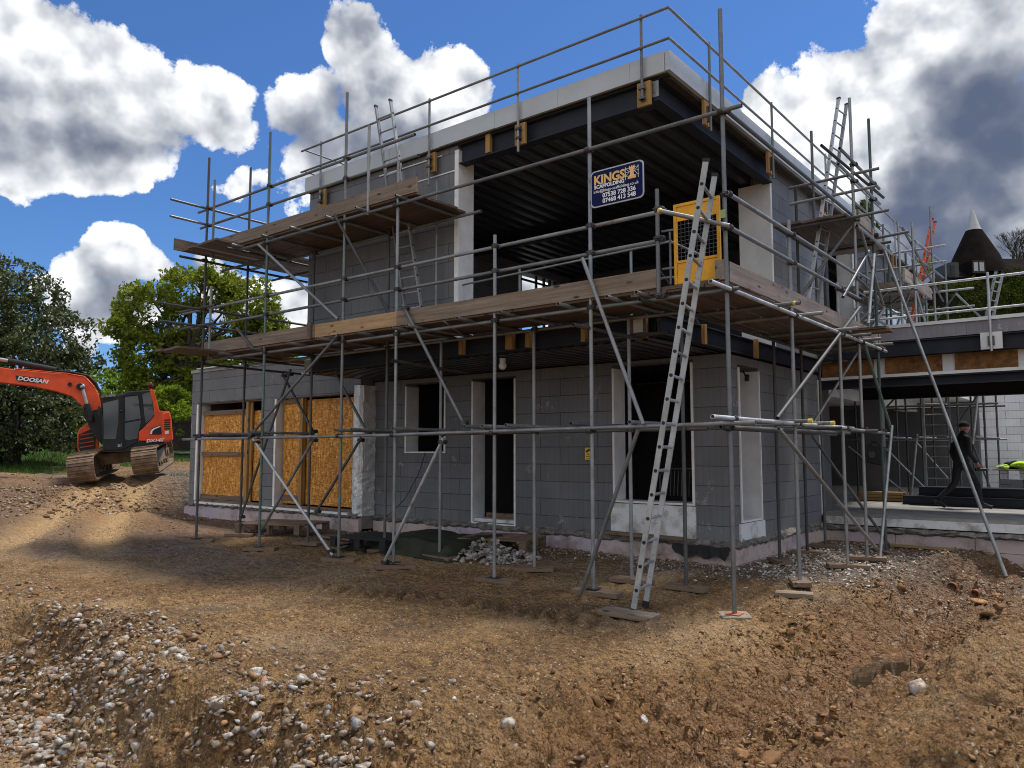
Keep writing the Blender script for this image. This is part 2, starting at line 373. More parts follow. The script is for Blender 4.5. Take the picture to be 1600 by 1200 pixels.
def build_cloud(vec):
    """density and darkness of the cloud field at direction vec"""
    sp = w.N.new('ShaderNodeSeparateXYZ'); w.lk(vec, sp.inputs[0])
    az = w.math('MULTIPLY', w.math('ARCTAN2', sp.outputs[0], sp.outputs[1]), 180/PI)
    el = w.math('MULTIPLY', w.math('ARCSINE', sp.outputs[2]), 180/PI)
    wn = w.N.new('ShaderNodeTexNoise'); wn.inputs['Scale'].default_value = 7; wn.inputs['Detail'].default_value = 2; w.lk(vec, wn.inputs['Vector'])
    cx = w.N.new('ShaderNodeCombineXYZ'); w.lk(az, cx.inputs[0]); w.lk(el, cx.inputs[1])
    ma = w.N.new('ShaderNodeVectorMath'); ma.operation = 'MULTIPLY_ADD'; w.lk(wn.outputs['Color'], ma.inputs[0]); ma.inputs[1].default_value = (7, 6, 0); w.lk(cx.outputs[0], ma.inputs[2])
    def field(lst, edge, sm):
        acc = None
        for (a, e, ra, re, wg) in lst:
            v = w.N.new('ShaderNodeVectorMath'); v.operation = 'MULTIPLY_ADD'; w.lk(ma.outputs[0], v.inputs[0]); v.inputs[1].default_value = (1/ra, 1/re, 0); v.inputs[2].default_value = (-(a+3.5)/ra, -(e+3)/re, 0)
            l = w.N.new('ShaderNodeVectorMath'); l.operation = 'LENGTH'; w.lk(v.outputs[0], l.inputs[0])
            f = w.math('MULTIPLY_ADD', l.outputs['Value'], -wg, wg*edge)
            acc = f if acc is None else (w.math('SMOOTH_MAX', acc, f, .12) if sm else w.math('MAXIMUM', acc, f))
        return acc
    dt = w.N.new('ShaderNodeVectorMath'); dt.operation = 'DOT_PRODUCT'; w.lk(vec, dt.inputs[0]); dt.inputs[1].default_value = (.45, -.85, .1)
    back = w.math('MULTIPLY_ADD', dt.outputs['Value'], 1.6, .1)  # unseen cloud cover behind the camera, added to brighten the shaded facades
    return w.math('MAXIMUM', field(COVER, 1.45, True), back), field(DARK, 1.25, False)
vec = geo
cov, drk = build_cloud(vec)
def fbm(v, sc, det, rough, dist=0.0):
    n = w.N.new('ShaderNodeTexNoise'); n.inputs['Scale'].default_value = sc; n.inputs['Detail'].default_value = det
    n.inputs['Roughness'].default_value = rough; n.inputs['Distortion'].default_value = dist; w.lk(v, n.inputs['Vector']); return n.outputs[0]
def puffs(v, sc):
    n = w.N.new('ShaderNodeTexVoronoi'); n.feature = 'F1'; n.inputs['Scale'].default_value = sc
    n.inputs['Detail'].default_value = 1; n.inputs['Roughness'].default_value = .5; n.normalize = True
    w.lk(v, n.inputs['Vector']); return n.outputs['Distance']
off = w.N.new('ShaderNodeVectorMath'); off.operation = 'ADD'; w.lk(vec, off.inputs[0]); off.inputs[1].default_value = (.005, .008, .022)
n1 = fbm(vec, 5.5, 10, .66); n2 = fbm(off.outputs[0], 5.5, 5, .55)
p1 = puffs(vec, 15); p2 = puffs(off.outputs[0], 15)
dens = w.math('ADD', w.math('SUBTRACT', cov, .50), w.math('ADD', w.math('MULTIPLY', w.math('SUBTRACT', n1, .5), 2.3), w.math('MULTIPLY', w.math('SUBTRACT', .42, p1), 1.3)))
dk = w.math('MINIMUM', w.math('MAXIMUM', drk, 0.0), 1.0)
alpha = w.ramp(w.math('DIVIDE', dens, w.math('MULTIPLY_ADD', dk, 1.0, .8)), [(.02, 0.0), (.07, .5), (.14, .93), (.30, 1.0)])
ns = fbm(vec, 5.5, 5, .55)
slope = w.math('ADD', w.math('MULTIPLY', w.math('SUBTRACT', ns, n2), 3.4), w.math('MULTIPLY', w.math('SUBTRACT', p2, p1), 1.5))
thick = w.ramp(dens, [(.1, 0.0), (1.1, 1.0)])
lit = w.math('ADD', w.math('MULTIPLY_ADD', dk, -.70, .95), w.math('MULTIPLY', slope, w.math('MULTIPLY_ADD', dk, -.45, 1.0)))
lit = w.math('SUBTRACT', lit, w.math('MULTIPLY', thick, .16))
ccol = w.ramp(lit, [(.0, (.75, .95, 1.5)), (.2, (1.15, 1.35, 1.85)), (.45, (2.3, 2.5, 2.95)), (.72, (4.6, 4.8, 5.1)), (1.0, (7.4, 7.5, 7.6))])
tint = w.mix(1.0, sky.outputs[0], (.36, .56, .83), 'MULTIPLY')
skyc = w.mix(alpha, tint, ccol)
w.lk(skyc, bg.inputs[0]); bg.inputs[1].default_value = .128
# ------------------------------------------------------------------ ground
def sst(a, b, x): t = np.clip((x-a)/(b-a), 0, 1); return t*t*(3-2*t)
def seg_dist(X, Y, poly):
    best = np.full(X.shape, 1e9)
    for (ax, ay), (bx, by) in zip(poly[:-1], poly[1:]):
        dx, dy = bx-ax, by-ay; t = np.clip(((X-ax)*dx + (Y-ay)*dy) / (dx*dx+dy*dy), 0, 1)
        best = np.minimum(best, np.hypot(X-ax-t*dx, Y-ay-t*dy))
    return best
GULLY = [(2.0,8.0),(1.75,6.2),(1.5,4.6),(1.4,3.0),(1.38,1.5),(1.4,.3),(1.3,-.7),(1.2,-1.9),(1.08,-2.8),(1.0,-3.6),(.85,-4.8)]
MOUND = [(3.9,3.4),(3.15,1.9),(2.8,.5),(2.6,-1.0),(2.55,-2.3),(2.7,-3.6)]
EDGE = [(-9,-5.6),(-5.8,-4.8),(-4.7,-4.25),(-3.6,-4.5),(-2.7,-4.7),(-1.8,-4.85),(-1.2,-4.62),(-.4,-4.75),(.4,-5.05),(1.2,-5.8)]
_rs = np.random.RandomState(5)
_G = [(_rs.rand(256, 256), _rs.rand(256, 256)) for _ in range(1)][0]
def vn(X, Y, k=0):
    """smooth value noise, period 256"""
    g = _G[k % 2]; xi = np.floor(X).astype(int); yi = np.floor(Y).astype(int); fx = X-xi; fy = Y-yi
    fx = fx*fx*fx*(fx*(fx*6-15)+10); fy = fy*fy*fy*(fy*(fy*6-15)+10)
    a = g[xi % 256, yi % 256]; b = g[(xi+1) % 256, yi % 256]; c = g[xi % 256, (yi+1) % 256]; d = g[(xi+1) % 256, (yi+1) % 256]
    return a*(1-fx)*(1-fy) + b*fx*(1-fy) + c*(1-fx)*fy + d*fx*fy - .5
def fb(X, Y, f, octv, gain=.5, ridge=False):
    s = 0; a = 1
    for i in range(octv):
        c, sn = math.cos(1.1*i+.3), math.sin(1.1*i+.3)
        q = vn((X*c - Y*sn)*f + 17.3*i, (X*sn + Y*c)*f + 9.1*i, i)
        s = s + a*((.5 - 2*np.abs(q)) if ridge else q*2); a *= gain; f *= 2.07
    return s
def inside_site(X, Y): return sst(.6, -.2, -(X+1.4))*0
def rut(X, Y):
    return seg_dist(X, Y, [(-9.5,-4.2),(-11.5,-3.0),(-13.0,-1.9),(-15.0,-.6),(-18.3,1.5),(-21.0,3.4)]), seg_dist(X, Y, [(-9.0,-2.5),(-11.0,-1.6),(-12.4,-.8),(-14.7,.5),(-17.6,2.2),(-20.6,4.3)])
def height(X, Y, fine=True):
    h = .03 + .012*fb(X, Y, .35, 3)*2
    h = h + .95*(.75*np.clip((-X-10.8)/10.7, 0, 1) + .25*sst(10, 22, -X))*(1 - sst(.4, 2.3, Y)*sst(17.6, 16.5, -X)) + .75*sst(22, 34, -X) + 1.1*sst(30, 75, -X)
    h = h + .35*sst(18, 24, Y)*sst(0, -12, X) * 1.0 + 3.0*sst(24, 55, Y)
    bank = sst(1.0, -1.5, Y - (-.9 + .42*(-X-12)*.0) + .0*X) # low side of ramp
    # mound of spoil beside the ramp, near the garage end
    h = h + .30*np.exp(-(((X+17.6)/1.0)**2 + ((Y-3.5)/.9)**2)) + .08*fb(X, Y, .8, 3)*sst(16, 19, -X)
    for i, d in enumerate(rut(X, Y)):
        h = h + (-.05*np.exp(-(d/.30)**4) + .05*np.exp(-((d-.50)/.14)**2) + .018*np.exp(-(d/.34)**4)*np.sin((X*.8 - Y*.6)*30))*sst(8, 11, -X)
    h = h + .10*np.exp(-((seg_dist(X, Y, [(-18.5,-3.2),(-21.0,-1.4),(-24,1.0)]) + .4*fb(X, Y, .9, 3))/.8)**2)
    # rubble slope at the left foreground
    e = seg_dist(X, Y, EDGE); ey = np.interp(X, [p[0] for p in EDGE], [p[1] for p in EDGE])
    wob = .22*fb(X, Y, 1.1, 3)
    sd_ = np.where(Y < ey, e, -e) + wob
    drop = sst(-.02, .62, sd_)*sst(2.0, .6, X)*sst(-16, -7, X)
    h = h - .52*drop + .07*np.exp(-((sd_+.25)/.22)**2)*sst(2.0, .6, X)*sst(-9, -6, X)
    # gully, puddle and spoil heap on the right
    g = seg_dist(X, Y, GULLY) + .16*fb(X, Y, 1.6, 3)
    h = h - .33*np.exp(-(np.maximum(g, 0)/.46)**2) - .06*np.exp(-(g/1.1)**2)
    h = h - .10*np.exp(-(((X-1.9)/1.3)**2 + ((Y-4.6)/1.5)**2)) + .24*np.exp(-(((X-1.42)/.75)**4 + ((Y-5.42)/.40)**4)) - .05*np.exp(-(((X-1.42)/.5)**2 + ((Y-4.75)/.3)**2))
    pool = np.exp(-((((X-1.50)/.50)**2 + ((Y-.15)/.90)**2))**2)*.95
    m_ = seg_dist(X, Y, MOUND); right = sst(-.3, .9, X - np.interp(Y, [p[1] for p in MOUND[::-1]], [p[0] for p in MOUND[::-1]]))
    h = h + .28*np.exp(-((m_+.1*fb(X, Y, 2.0, 2))/.5)**2)*sst(4.2, 3.0, Y) + .12*right*sst(4.5, 2.5, Y)
    if fine:
        dist = np.hypot(X-CAMP[0], Y-CAMP[1])
        rough = .60 + 1.5*np.exp(-(g/.9)**2) + 1.7*right*sst(4.5, 2.5, Y) + 1.3*np.exp(-((sd_-.25)/.55)**2)*sst(2.2, 1.0, X) + .8*np.exp(-(m_/.7)**2)
        rough = rough + .5*sst(12.5, 15, -X)
        tread = np.exp(-(seg_dist(X, Y, [(-4.6,-1.7),(-2.2,-1.2),(.4,-1.1),(1.3,-1.6)])/.28)**2) + .7*np.exp(-(seg_dist(X, Y, [(-.4,-.2),(.7,1.1),(1.1,2.6)])/.3)**2)
        h = h + .05*tread*np.tanh(2.5*np.sin((X*1.1 + Y*.55 + .10*fb(X, Y, 3, 2))*24))*np.clip(.7+fb(X, Y, 1.7, 2), 0, 1)
        h = h + .12*(1.2*np.exp(-(g/.8)**2) + right*sst(4.5, 2.5, Y) + .5*np.exp(-((sd_-.2)/.5)**2)*sst(2.2, 1.0, X))*fb(X + .5*Y, Y, 3.6, 4, .62, True)
        h = h + rough*(.040*fb(X, Y, 2.3, 2, .5, True) + .036*fb(X, Y, 7.0, 2, .55, True)*sst(40, 12, dist) + .026*fb(X, Y, 19.0, 3, .65, True)*sst(26, 8, dist) + .011*fb(X, Y, 47.0, 2, .6, True)*sst(10, 5, dist))
    h = h*(1-pool) + pool*(-.45)
    # level where the buildings stand
    inb = sst(.0, .5, np.minimum(np.minimum(X+16.3, -1.2-X), Y-3.1)); inw = sst(0, .4, np.minimum(X+1.6, Y-8.1))
    flat = np.clip(np.maximum(inb, inw)*sst(40, 26, Y), 0, 1)
    return h*(1-flat) + (-.05)*flat

NA = [ -PI + i*(PI-.95-.1)/70 for i in range(70)]
fine_a = np.arange(-1.02, 1.02, .0036)
ang = np.concatenate([np.array([PI*2 + a if a < 0 else a for a in []]), fine_a, np.linspace(1.05, 2*PI-1.05, 90)])
rad = [.35]
while rad[-1] < 900: rad.append(rad[-1]*(1.0046 if 2.6 < rad[-1] < 34 else 1.06))
rad = np.array(rad); A, R = np.meshgrid(ang, rad, indexing='ij')
th = YAW + PI/2 - A      # measured clockwise from the view heading
GX = CAMP[0] + R*np.cos(th); GY = CAMP[1] + R*np.sin(th)
GZ = height(GX, GY)
na, nr = A.shape
idx = np.arange(na*nr).reshape(na, nr); a1 = np.roll(idx, -1, axis=0)
quads = np.stack([idx[:, :-1], idx[:, 1:], a1[:, 1:], a1[:, :-1]], -1).reshape(-1, 4)
inner = len(quads)
Vg = np.stack([GX, GY, GZ], -1).reshape(-1, 3)
# surface character: r = grey rubble dust, g = grass, b = pale dry ramp, alpha = wet
gull = seg_dist(GX, GY, GULLY)
grey = .55*sst(1.6, .2, np.abs(GY-2.2))*sst(0, 1, -GX-1) + .8*sst(1.5, .3, np.hypot((GX+.8)/1.3, (GY-4.6)/2.6)) + .8*sst(2.4, .6, np.hypot((GX-1.6)/1.2, (GY-4.6)/2.6))
grey = grey + .55*sst(2.2, .4, np.abs(GY + .6 - .08*GX))*sst(3.5, 7, -GX)*sst(16, 12, -GX)
q1_, q2_ = rut(GX, GY); grey = grey + .75*sst(9, 12.5, -GX)*sst(24, 21, -GX)*sst(-8, -5, GY)*(1 - np.exp(-(q1_/.6)**2) - .9*np.exp(-(q2_/.6)**2))
grey = np.clip(grey + .25*fb(GX, GY, .9, 3), 0, 1)
grass = sst(.15, .6, sst(21.5, 24.5, -GX + .35*(-2-GY) + .9*fb(GX, GY, .5, 3)) + sst(22, 26, GY) + .0)
grass = np.maximum(grass, sst(.5, .9, np.exp(-(((GX+18.3)/1.2)**2 + ((GY-4.3)/1.1)**2)) + .25*fb(GX, GY, 1.5, 2)))
r1, r2 = rut(GX, GY)
pale = np.clip(np.exp(-(r1/.42)**2) + np.exp(-(r2/.42)**2), 0, 1)*sst(8.5, 12, -GX)*sst(24, 20, -GX)
rgt = sst(.9, 1.7, GX + .25*fb(GX, GY, 1.2, 3))*sst(5, 3.4, GY)*(.45 + .5*np.clip(.5+fb(GX, GY, 1.4, 3), 0, 1))
rz_ = sst(9, 12.5, -GX)*sst(25, 22, -GX)*sst(-8, -5, GY)*sst(3.6, 2.6, GY)
wet = np.clip(.55*rz_*(1 - np.clip(np.exp(-(q1_/.45)**2) + np.exp(-(q2_/.45)**2), 0, 1)) + .62*rgt + np.exp(-((gull + .2*fb(GX, GY, 1.7, 3))/.62)**2)*.95, 0, 1)
cc = np.stack([grey, grass, pale, wet], -1).reshape(-1, 4)
m = NT('soil'); at = m.attr('ground_kind'); sc = m.N.new('ShaderNodeSeparateColor'); m.lk(at.outputs['Color'], sc.inputs[0])
n1 = m.noise(.8, 5, .6); n2 = m.noise(7, 8, .72); n3 = m.noise(45, 5, .7); vo = m.voro(38, out='Color'); vs = m.N.new('ShaderNodeSeparateColor'); m.lk(vo, vs.inputs[0])
soil = m.mix(m.ramp(n1, [(.32, 0.0), (.68, 1.0)]), (.285, .155, .058), (.47, .275, .105))
soil = m.mix(m.ramp(n2, [(.40, .75), (.62, 0.0)]), soil, (.085, .045, .02))
soil = m.mix(m.ramp(n3, [(.5, 0.0), (.72, .8)]), soil, (.50, .34, .17))
soil = m.mix(m.ramp(m.noise(16, 6, .8), [(.40, .8), (.50, 0.0)]), soil, (.075, .038, .017))
soil = m.mix(m.ramp(m.noise(.45, 3, .5), [(.48, 0.0), (.62, .55)]), soil, (.50, .34, .18))
fine = m.noise(85, 3, .8); soil = m.mix(m.ramp(fine, [(.36, .85), (.46, 0.0)]), soil, (.085, .045, .018)); soil = m.mix(m.ramp(fine, [(.60, 0.0), (.68, .6)]), soil, (.62, .45, .25))
soil = m.mix(m.ramp(m.noise(28, 4, .8), [(.36, .8), (.45, 0.0)]), soil, (.10, .052, .022))
gr = m.mix(m.ramp(n2, [(.4, 0.0), (.64, 1.0)]), (.085, .068, .055), (.23, .195, .165))
gr = m.mix(m.ramp(n3, [(.58, 0.0), (.72, .7)]), gr, (.42, .39, .35))
c = m.mix(m.ramp(sc.outputs[0], [(.15, 0.0), (.8, .85)]), soil, gr)
c = m.mix(m.math('MULTIPLY', sc.outputs[2], .95), c, m.mix(n2, (.30, .18, .08), (.62, .42, .21)))
gg = m.mix(m.ramp(m.noise(5, 6, .7), [(.35, 0.0), (.7, 1.0)]), (.035, .065, .012), (.09, .15, .025))
c = m.mix(sc.outputs[1], c, gg)
pb = m.ramp(vs.outputs[0], [(.90, 0.0), (.93, 1.0)]); pd = m.ramp(m.voro(38), [(.25, 1.0), (.42, 0.0)])
c = m.mix(m.math('MULTIPLY', m.math('MULTIPLY', pb, pd), m.math('SUBTRACT', 1.0, sc.outputs[1])), c, (.52, .46, .38))
c = m.mix(m.math('MULTIPLY', at.outputs['Alpha'], .70), c, (.22, .098, .029))
m.base(c).rough(m.ramp(at.outputs['Alpha'], [(.5, .92), (.95, .40)]), 0, .35)
hh = m.math('ADD', m.math('ADD', m.math('MULTIPLY', n2, .9), m.math('MULTIPLY', n3, .45)), m.math('MULTIPLY', m.voro(38), -.35))
hh = m.math('ADD', hh, m.math('MULTIPLY', m.voro(13), -.9))
m.bump(hh, .075); M_['soil'] = m.mat
ground = np_mesh('ground', Vg, quads, M_['soil'], col={'ground_kind': cc}, smooth=True); tag(ground, kind='structure')
def gz(x, y, fine=False):
    return float(height(np.array([float(x)]), np.array([float(y)]), fine)[0])
# puddle
m = NT('muddy_water'); m.base((.035, .022, .010)).rough(.03, 0, .8).bump(m.noise(6, 2), .002); M_['water'] = m.mat
pts = [(1.50 + .60*math.cos(a), .15 + 1.08*math.sin(a)) for a in [2*PI*k/40 for k in range(40)]]
PZ = -.365
pu = MB(); pu.add([(x, y, PZ) for x, y in pts], [tuple(range(40))]); tag(pu.build('puddle', M_['water']), kind='structure')

# ------------------------------------------------------------------ stones
def ico(sub):
    import bmesh
    bm = bmesh.new(); bmesh.ops.create_icosphere(bm, subdivisions=sub, radius=1)
    v = np.array([p.co[:] for p in bm.verts]); f = np.array([[q.index for q in p.verts] for p in bm.faces]); bm.free(); return v, f
I1, F1_ = ico(1); I2, F2_ = ico(2)
def rock_shape(base, seed, sharp=.35):
    r = np.random.RandomState(seed); v = base.copy()
    for _ in range(7):
        d = r.randn(3); d /= np.linalg.norm(d); lim = r.uniform(.22, .62); k = v @ d
        v = v - np.outer(np.maximum(k-lim, 0), d)
    return v*r.uniform(.65, 1.25, 3)*(1 + sharp*.35*r.randn(len(v), 1)*(1 if len(v) < 60 else .4))
m = NT('stone'); at = m.attr('tint'); n = m.noise(22, 5, .7)
m.base(m.mix(m.ramp(n, [(.42, 1.0), (.57, 0.0)]), at.outputs['Color'], m.mix(.75, at.outputs['Color'], (.17, .095, .045)))).rough(.8).bump(n, .012); M_['stone'] = m.mat
PAL = {'rubble': [(.50,.44,.36),(.58,.53,.46),(.40,.36,.31),(.66,.63,.58),(.30,.25,.20),(.48,.33,.22),(.60,.60,.60),(.38,.28,.22),(.28,.20,.14),(.46,.42,.38),(.36,.38,.40)],
 'field': [(.30,.23,.16),(.38,.31,.23),(.22,.18,.15),(.50,.43,.34),(.17,.12,.085),(.33,.20,.11),(.46,.44,.41),(.26,.15,.11),(.20,.12,.07),(.24,.15,.08)],
       'soil': [(.24,.135,.06),(.34,.20,.09),(.17,.09,.04),(.40,.26,.12),(.28,.19,.11)],
       'grey': [(.42,.43,.44),(.34,.35,.36),(.52,.52,.51),(.26,.26,.26),(.45,.42,.38)],
       'white': [(.72,.72,.72),(.60,.60,.60),(.45,.44,.43),(.80,.79,.77),(.34,.28,.22),(.45,.30,.2)]}
def stones(name, pts, sizes, pal, label=None, cat=None, flat=.7, base=None, ff=None, sink=.25, seed=1, kind='stuff'):
    r = np.random.RandomState(seed); base = I1 if base is None else base; ff = F1_ if ff is None else ff
    shapes = [rock_shape(base, 100+seed*7+k) for k in range(10)]; nv = len(base); V_ = []; F_ = []; C_ = []
    Z = height(pts[:, 0], pts[:, 1], True)
    for i, (p, s) in enumerate(zip(pts, sizes)):
        v = shapes[r.randint(10)]*s*np.array([1, 1, flat])*r.uniform(.75, 1.25, 3)
        a, b = r.uniform(0, 6.28), r.uniform(-.5, .5); ca, sa, cb, sb = math.cos(a), math.sin(a), math.cos(b), math.sin(b)
        v = v @ np.array([[1,0,0],[0,cb,sb],[0,-sb,cb]]) @ np.array([[ca,sa,0],[-sa,ca,0],[0,0,1]])
        zz = Z[i] if len(p) < 3 else Z[i] + p[2]
        V_.append(v + np.array([p[0], p[1], zz + s*flat*(1-2*sink)*.6])); F_.append(ff + i*nv)
        c = np.array(pal[r.randint(len(pal))])*r.uniform(.75, 1.15); C_.append(np.tile(np.append(c, 1), (nv, 1)))
    o = np_mesh(name, np.concatenate(V_), np.concatenate(F_), M_['stone'], col={'tint': np.concatenate(C_)}, smooth=False)
    tag(o, label, cat, kind=kind); return o
rs = np.random.RandomState(21)
# rubble slope, left foreground
P = np.stack([rs.uniform(-11, 1.6, 100000), rs.uniform(-7.4, -3.7, 100000)], -1)
e = seg_dist(P[:, 0], P[:, 1], EDGE); ey = np.interp(P[:, 0], [p[0] for p in EDGE], [p[1] for p in EDGE]); s_ = np.where(P[:, 1] < ey, e, -e)
dens = np.where(s_ > .12, .95, np.where(s_ > -.35, .22, .03))*np.clip(.75 + 1.3*fb(P[:, 0], P[:, 1], .9, 2), 0.05, 1.3)*sst(1.8, .4, P[:, 0])
inview = np.hypot(P[:, 0]-CAMP[0], P[:, 1]-CAMP[1]) > 2.0
P = P[(rs.rand(len(P)) < dens) & inview]
stones('rubble_stones', P, .009 + .044*rs.rand(len(P))**2.8, [tuple(x*.82 for x in c_) for c_ in PAL['rubble']] + PAL['soil'][:3], 'loose grey and tan rubble stones covering the left foreground slope', 'rubble', seed=1)
# smaller chips all over
P = np.stack([rs.uniform(-13, 3.6, 60000), rs.uniform(-6.0, 3.0, 60000)], -1)
P = P[(rs.rand(len(P)) < np.clip(.30 + .8*fb(P[:, 0], P[:, 1], .7, 2), .05, .8)*(.4+.6*sst(-3, 1.2, P[:, 1]))) & (np.hypot(P[:, 0]-CAMP[0], P[:, 1]-CAMP[1]) > 3)]
stones('stone_chips', P, .005 + .018*rs.rand(len(P))**3, PAL['field'] + PAL['soil']*3 + [(.10,.055,.025),(.13,.07,.03),(.08,.05,.03)]*3, 'small stone chips strewn over the brown soil of the yard', 'stone chips', seed=2)
# clods on the right
P = np.stack([rs.uniform(-1.2, 4.4, 46000), rs.uniform(-5.0, 3.8, 46000)], -1)
gd = seg_dist(P[:, 0], P[:, 1], GULLY); rt_ = P[:, 0] - np.interp(P[:, 1], [p[1] for p in MOUND[::-1]], [p[0] for p in MOUND[::-1]])
P = P[(rs.rand(len(P)) < np.clip((.8*np.exp(-((gd-.5)/.45)**2) + .75*sst(-.2, .4, rt_))*(.7+1.3*fb(P[:, 0], P[:, 1], 1.3, 2)), 0, .9)) & (np.hypot(P[:, 0]-CAMP[0], P[:, 1]-CAMP[1]) > 2.6)]
stones('soil_clods', P, .008 + .030*rs.rand(len(P))**2.6, PAL['soil']*2 + [(.11,.06,.03),(.14,.08,.04)], 'crumbly orange brown clods on the heap and gully sides at right', 'soil clods', seed=3)
P = np.stack([rs.uniform(.3, 4.2, 5200), rs.uniform(-4.6, 3.0, 5200)], -1)
gd = seg_dist(P[:, 0], P[:, 1], GULLY); rt_ = P[:, 0] - np.interp(P[:, 1], [p[1] for p in MOUND[::-1]], [p[0] for p in MOUND[::-1]])
P = P[(rs.rand(len(P)) < .38*np.clip(np.exp(-((gd-.62)/.25)**2) + sst(-.5, .1, rt_), 0, 1)*np.clip(.5 + 1.6*fb(P[:, 0], P[:, 1], 1.1, 2), 0, 1)) & (np.hypot(P[:, 0]-CAMP[0], P[:, 1]-CAMP[1]) > 3.2)]
stones('large_soil_clods', P, .025 + .06*rs.rand(len(P))**2, [(.30,.15,.055),(.22,.105,.04),(.38,.20,.08),(.15,.075,.03)], 'larger broken lumps of orange clay soil on the trench bank at right', 'soil clods', seed=13, base=I2, ff=F2_, sink=.5)
# grey hardcore by the wall corner and gravel along the wall
P = np.stack([rs.normal(-.5, .8, 2600), rs.normal(4.7, 1.25, 2600)], -1); P = P[(P[:, 0] > -1.35) & (P[:, 1] < 7.5) & (P[:, 1] > 1.6)]
stones('white_hardcore', P, .014 + .030*rs.rand(len(P))**1.6, PAL['white'], 'white and grey broken hardcore spread beside the right corner of the house', 'hardcore', seed=4)
P = np.stack([rs.uniform(-1.0, 3.4, 2600), rs.uniform(2.2, 7.5, 2600)], -1)
P2 = np.stack([rs.uniform(-9.5, -1.2, 5000), 3.15 - rs.exponential(.28, 5000)], -1); P2 = P2[(P2[:, 1] > 1.7)]
stones('wall_foot_gravel', P2, .008 + .030*rs.rand(len(P2))**2.2, PAL['grey'] + PAL['field'], 'grey gravel and mortar crumbs along the foot of the house wall', 'gravel', seed=9)
stones('gully_gravel', P, .010 + .032*rs.rand(len(P))**2, PAL['field'] + PAL['grey'], 'grey brown gravel around the drain pipe ends in front of the low wing', 'gravel', seed=5)
P = np.stack([rs.uniform(-19, -14.5, 2600), rs.uniform(-2.0, 4.6, 2600)], -1); P = P[P[:, 1] < 2.7 + 0*P[:, 0]]
stones('bank_rubble', P, .02 + .06*rs.rand(len(P))**2.2, PAL['field'] + PAL['soil'], 'pale rubble on the bank at the far left end of the garage', 'rubble', seed=6)
P = np.stack([rs.uniform(-24, -12, 1500), rs.uniform(-5.5, 3.5, 1500)], -1); q1, q2 = rut(P[:, 0], P[:, 1]); P = P[(q1 > .5) & (q2 > .45)]
stones('ramp_rubble', P, .015 + .045*rs.rand(len(P))**3, PAL['soil']*3 + PAL['field'], 'brown stones and clods along the dirt ramp up to the excavator', 'rubble', seed=7)
# heap of grey broken concrete in front of the wall
hp = []
for _ in range(430):
    a = rs.uniform(0, 6.28); q = rs.rand()**.6; hp.append((-4.72 + 1.0*q*math.cos(a)*.95, 1.55 + .62*q*math.sin(a), .30*(1-q)*rs.rand()))
hp = np.array(hp); stones('concrete_heap', hp, .028 + .05*rs.rand(len(hp))**1.5, PAL['grey'], 'small heap of grey broken concrete in front of the middle of the house wall', 'rubble heap', seed=8, base=I2, ff=F2_)
# single rocks one can point at
def rock(label, x, y, s, c, seed, fl=.8, sz=(1, 1, 1), dz=0):
    v = rock_shape(I2, seed)*s*np.array([sz[0], sz[1], fl*sz[2]])
    o = np_mesh('rock', v, F2_, M_['stone'], col={'tint': np.tile(np.array([*c, 1]), (len(v), 1))}, loc=(x, y, gz(x, y, True) + s*fl*.45 + dz))
    o.rotation_euler = (.3*math.sin(seed), .35*math.cos(seed*2), seed*1.3); o.location.z -= s*.22; tag(o, label, 'rock'); return o
rock('white chalky lump lying alone in the right foreground soil', .62, -3.0, .075, (.74,.76,.80), 31, .8, (1.1,.7,1))
rock('pale grey lump lying at the edge of the puddle', 1.50, -1.52, .085, (.70,.73,.78), 32, .9, (1.1,.7,1))
rock('large white streaked boulder half sunk in the right hand spoil heap', 2.14, -2.12, .115, (.50,.44,.37), 33, .6, (1.5,.9,1), .0)
rock('rounded tan stone at the bottom of the picture below the house', .65, -4.17, .065, (.50,.36,.19), 34, .75, (1.2,.8,1))
rock('white angular block on the rim of the rubble slope', -1.66, -4.55, .075, (.60,.60,.60), 35, .8, (1.3,.7,1))
rock('blue grey stone low on the rubble slope', -.50, -5.25, .07, (.30,.32,.34), 36, .8, (1.2,.9,1))
rock('small white rock in the gully below the puddle', 1.15, -2.45, .055, (.72,.74,.76), 37)
rock('square white block beside the foot of the long ladder', -2.02, 1.05, .10, (.72,.72,.72), 38, .6, (1.2,.9,1), .01)
rock('orange brown lump beside the white angular block', -1.45, -4.62, .06, (.42,.20,.11), 39)
rock('grey concrete lump leaning by the long raking tube at far right', 1.93, 4.85, .15, (.36,.38,.36), 40, 1.0, (.8,1,1))
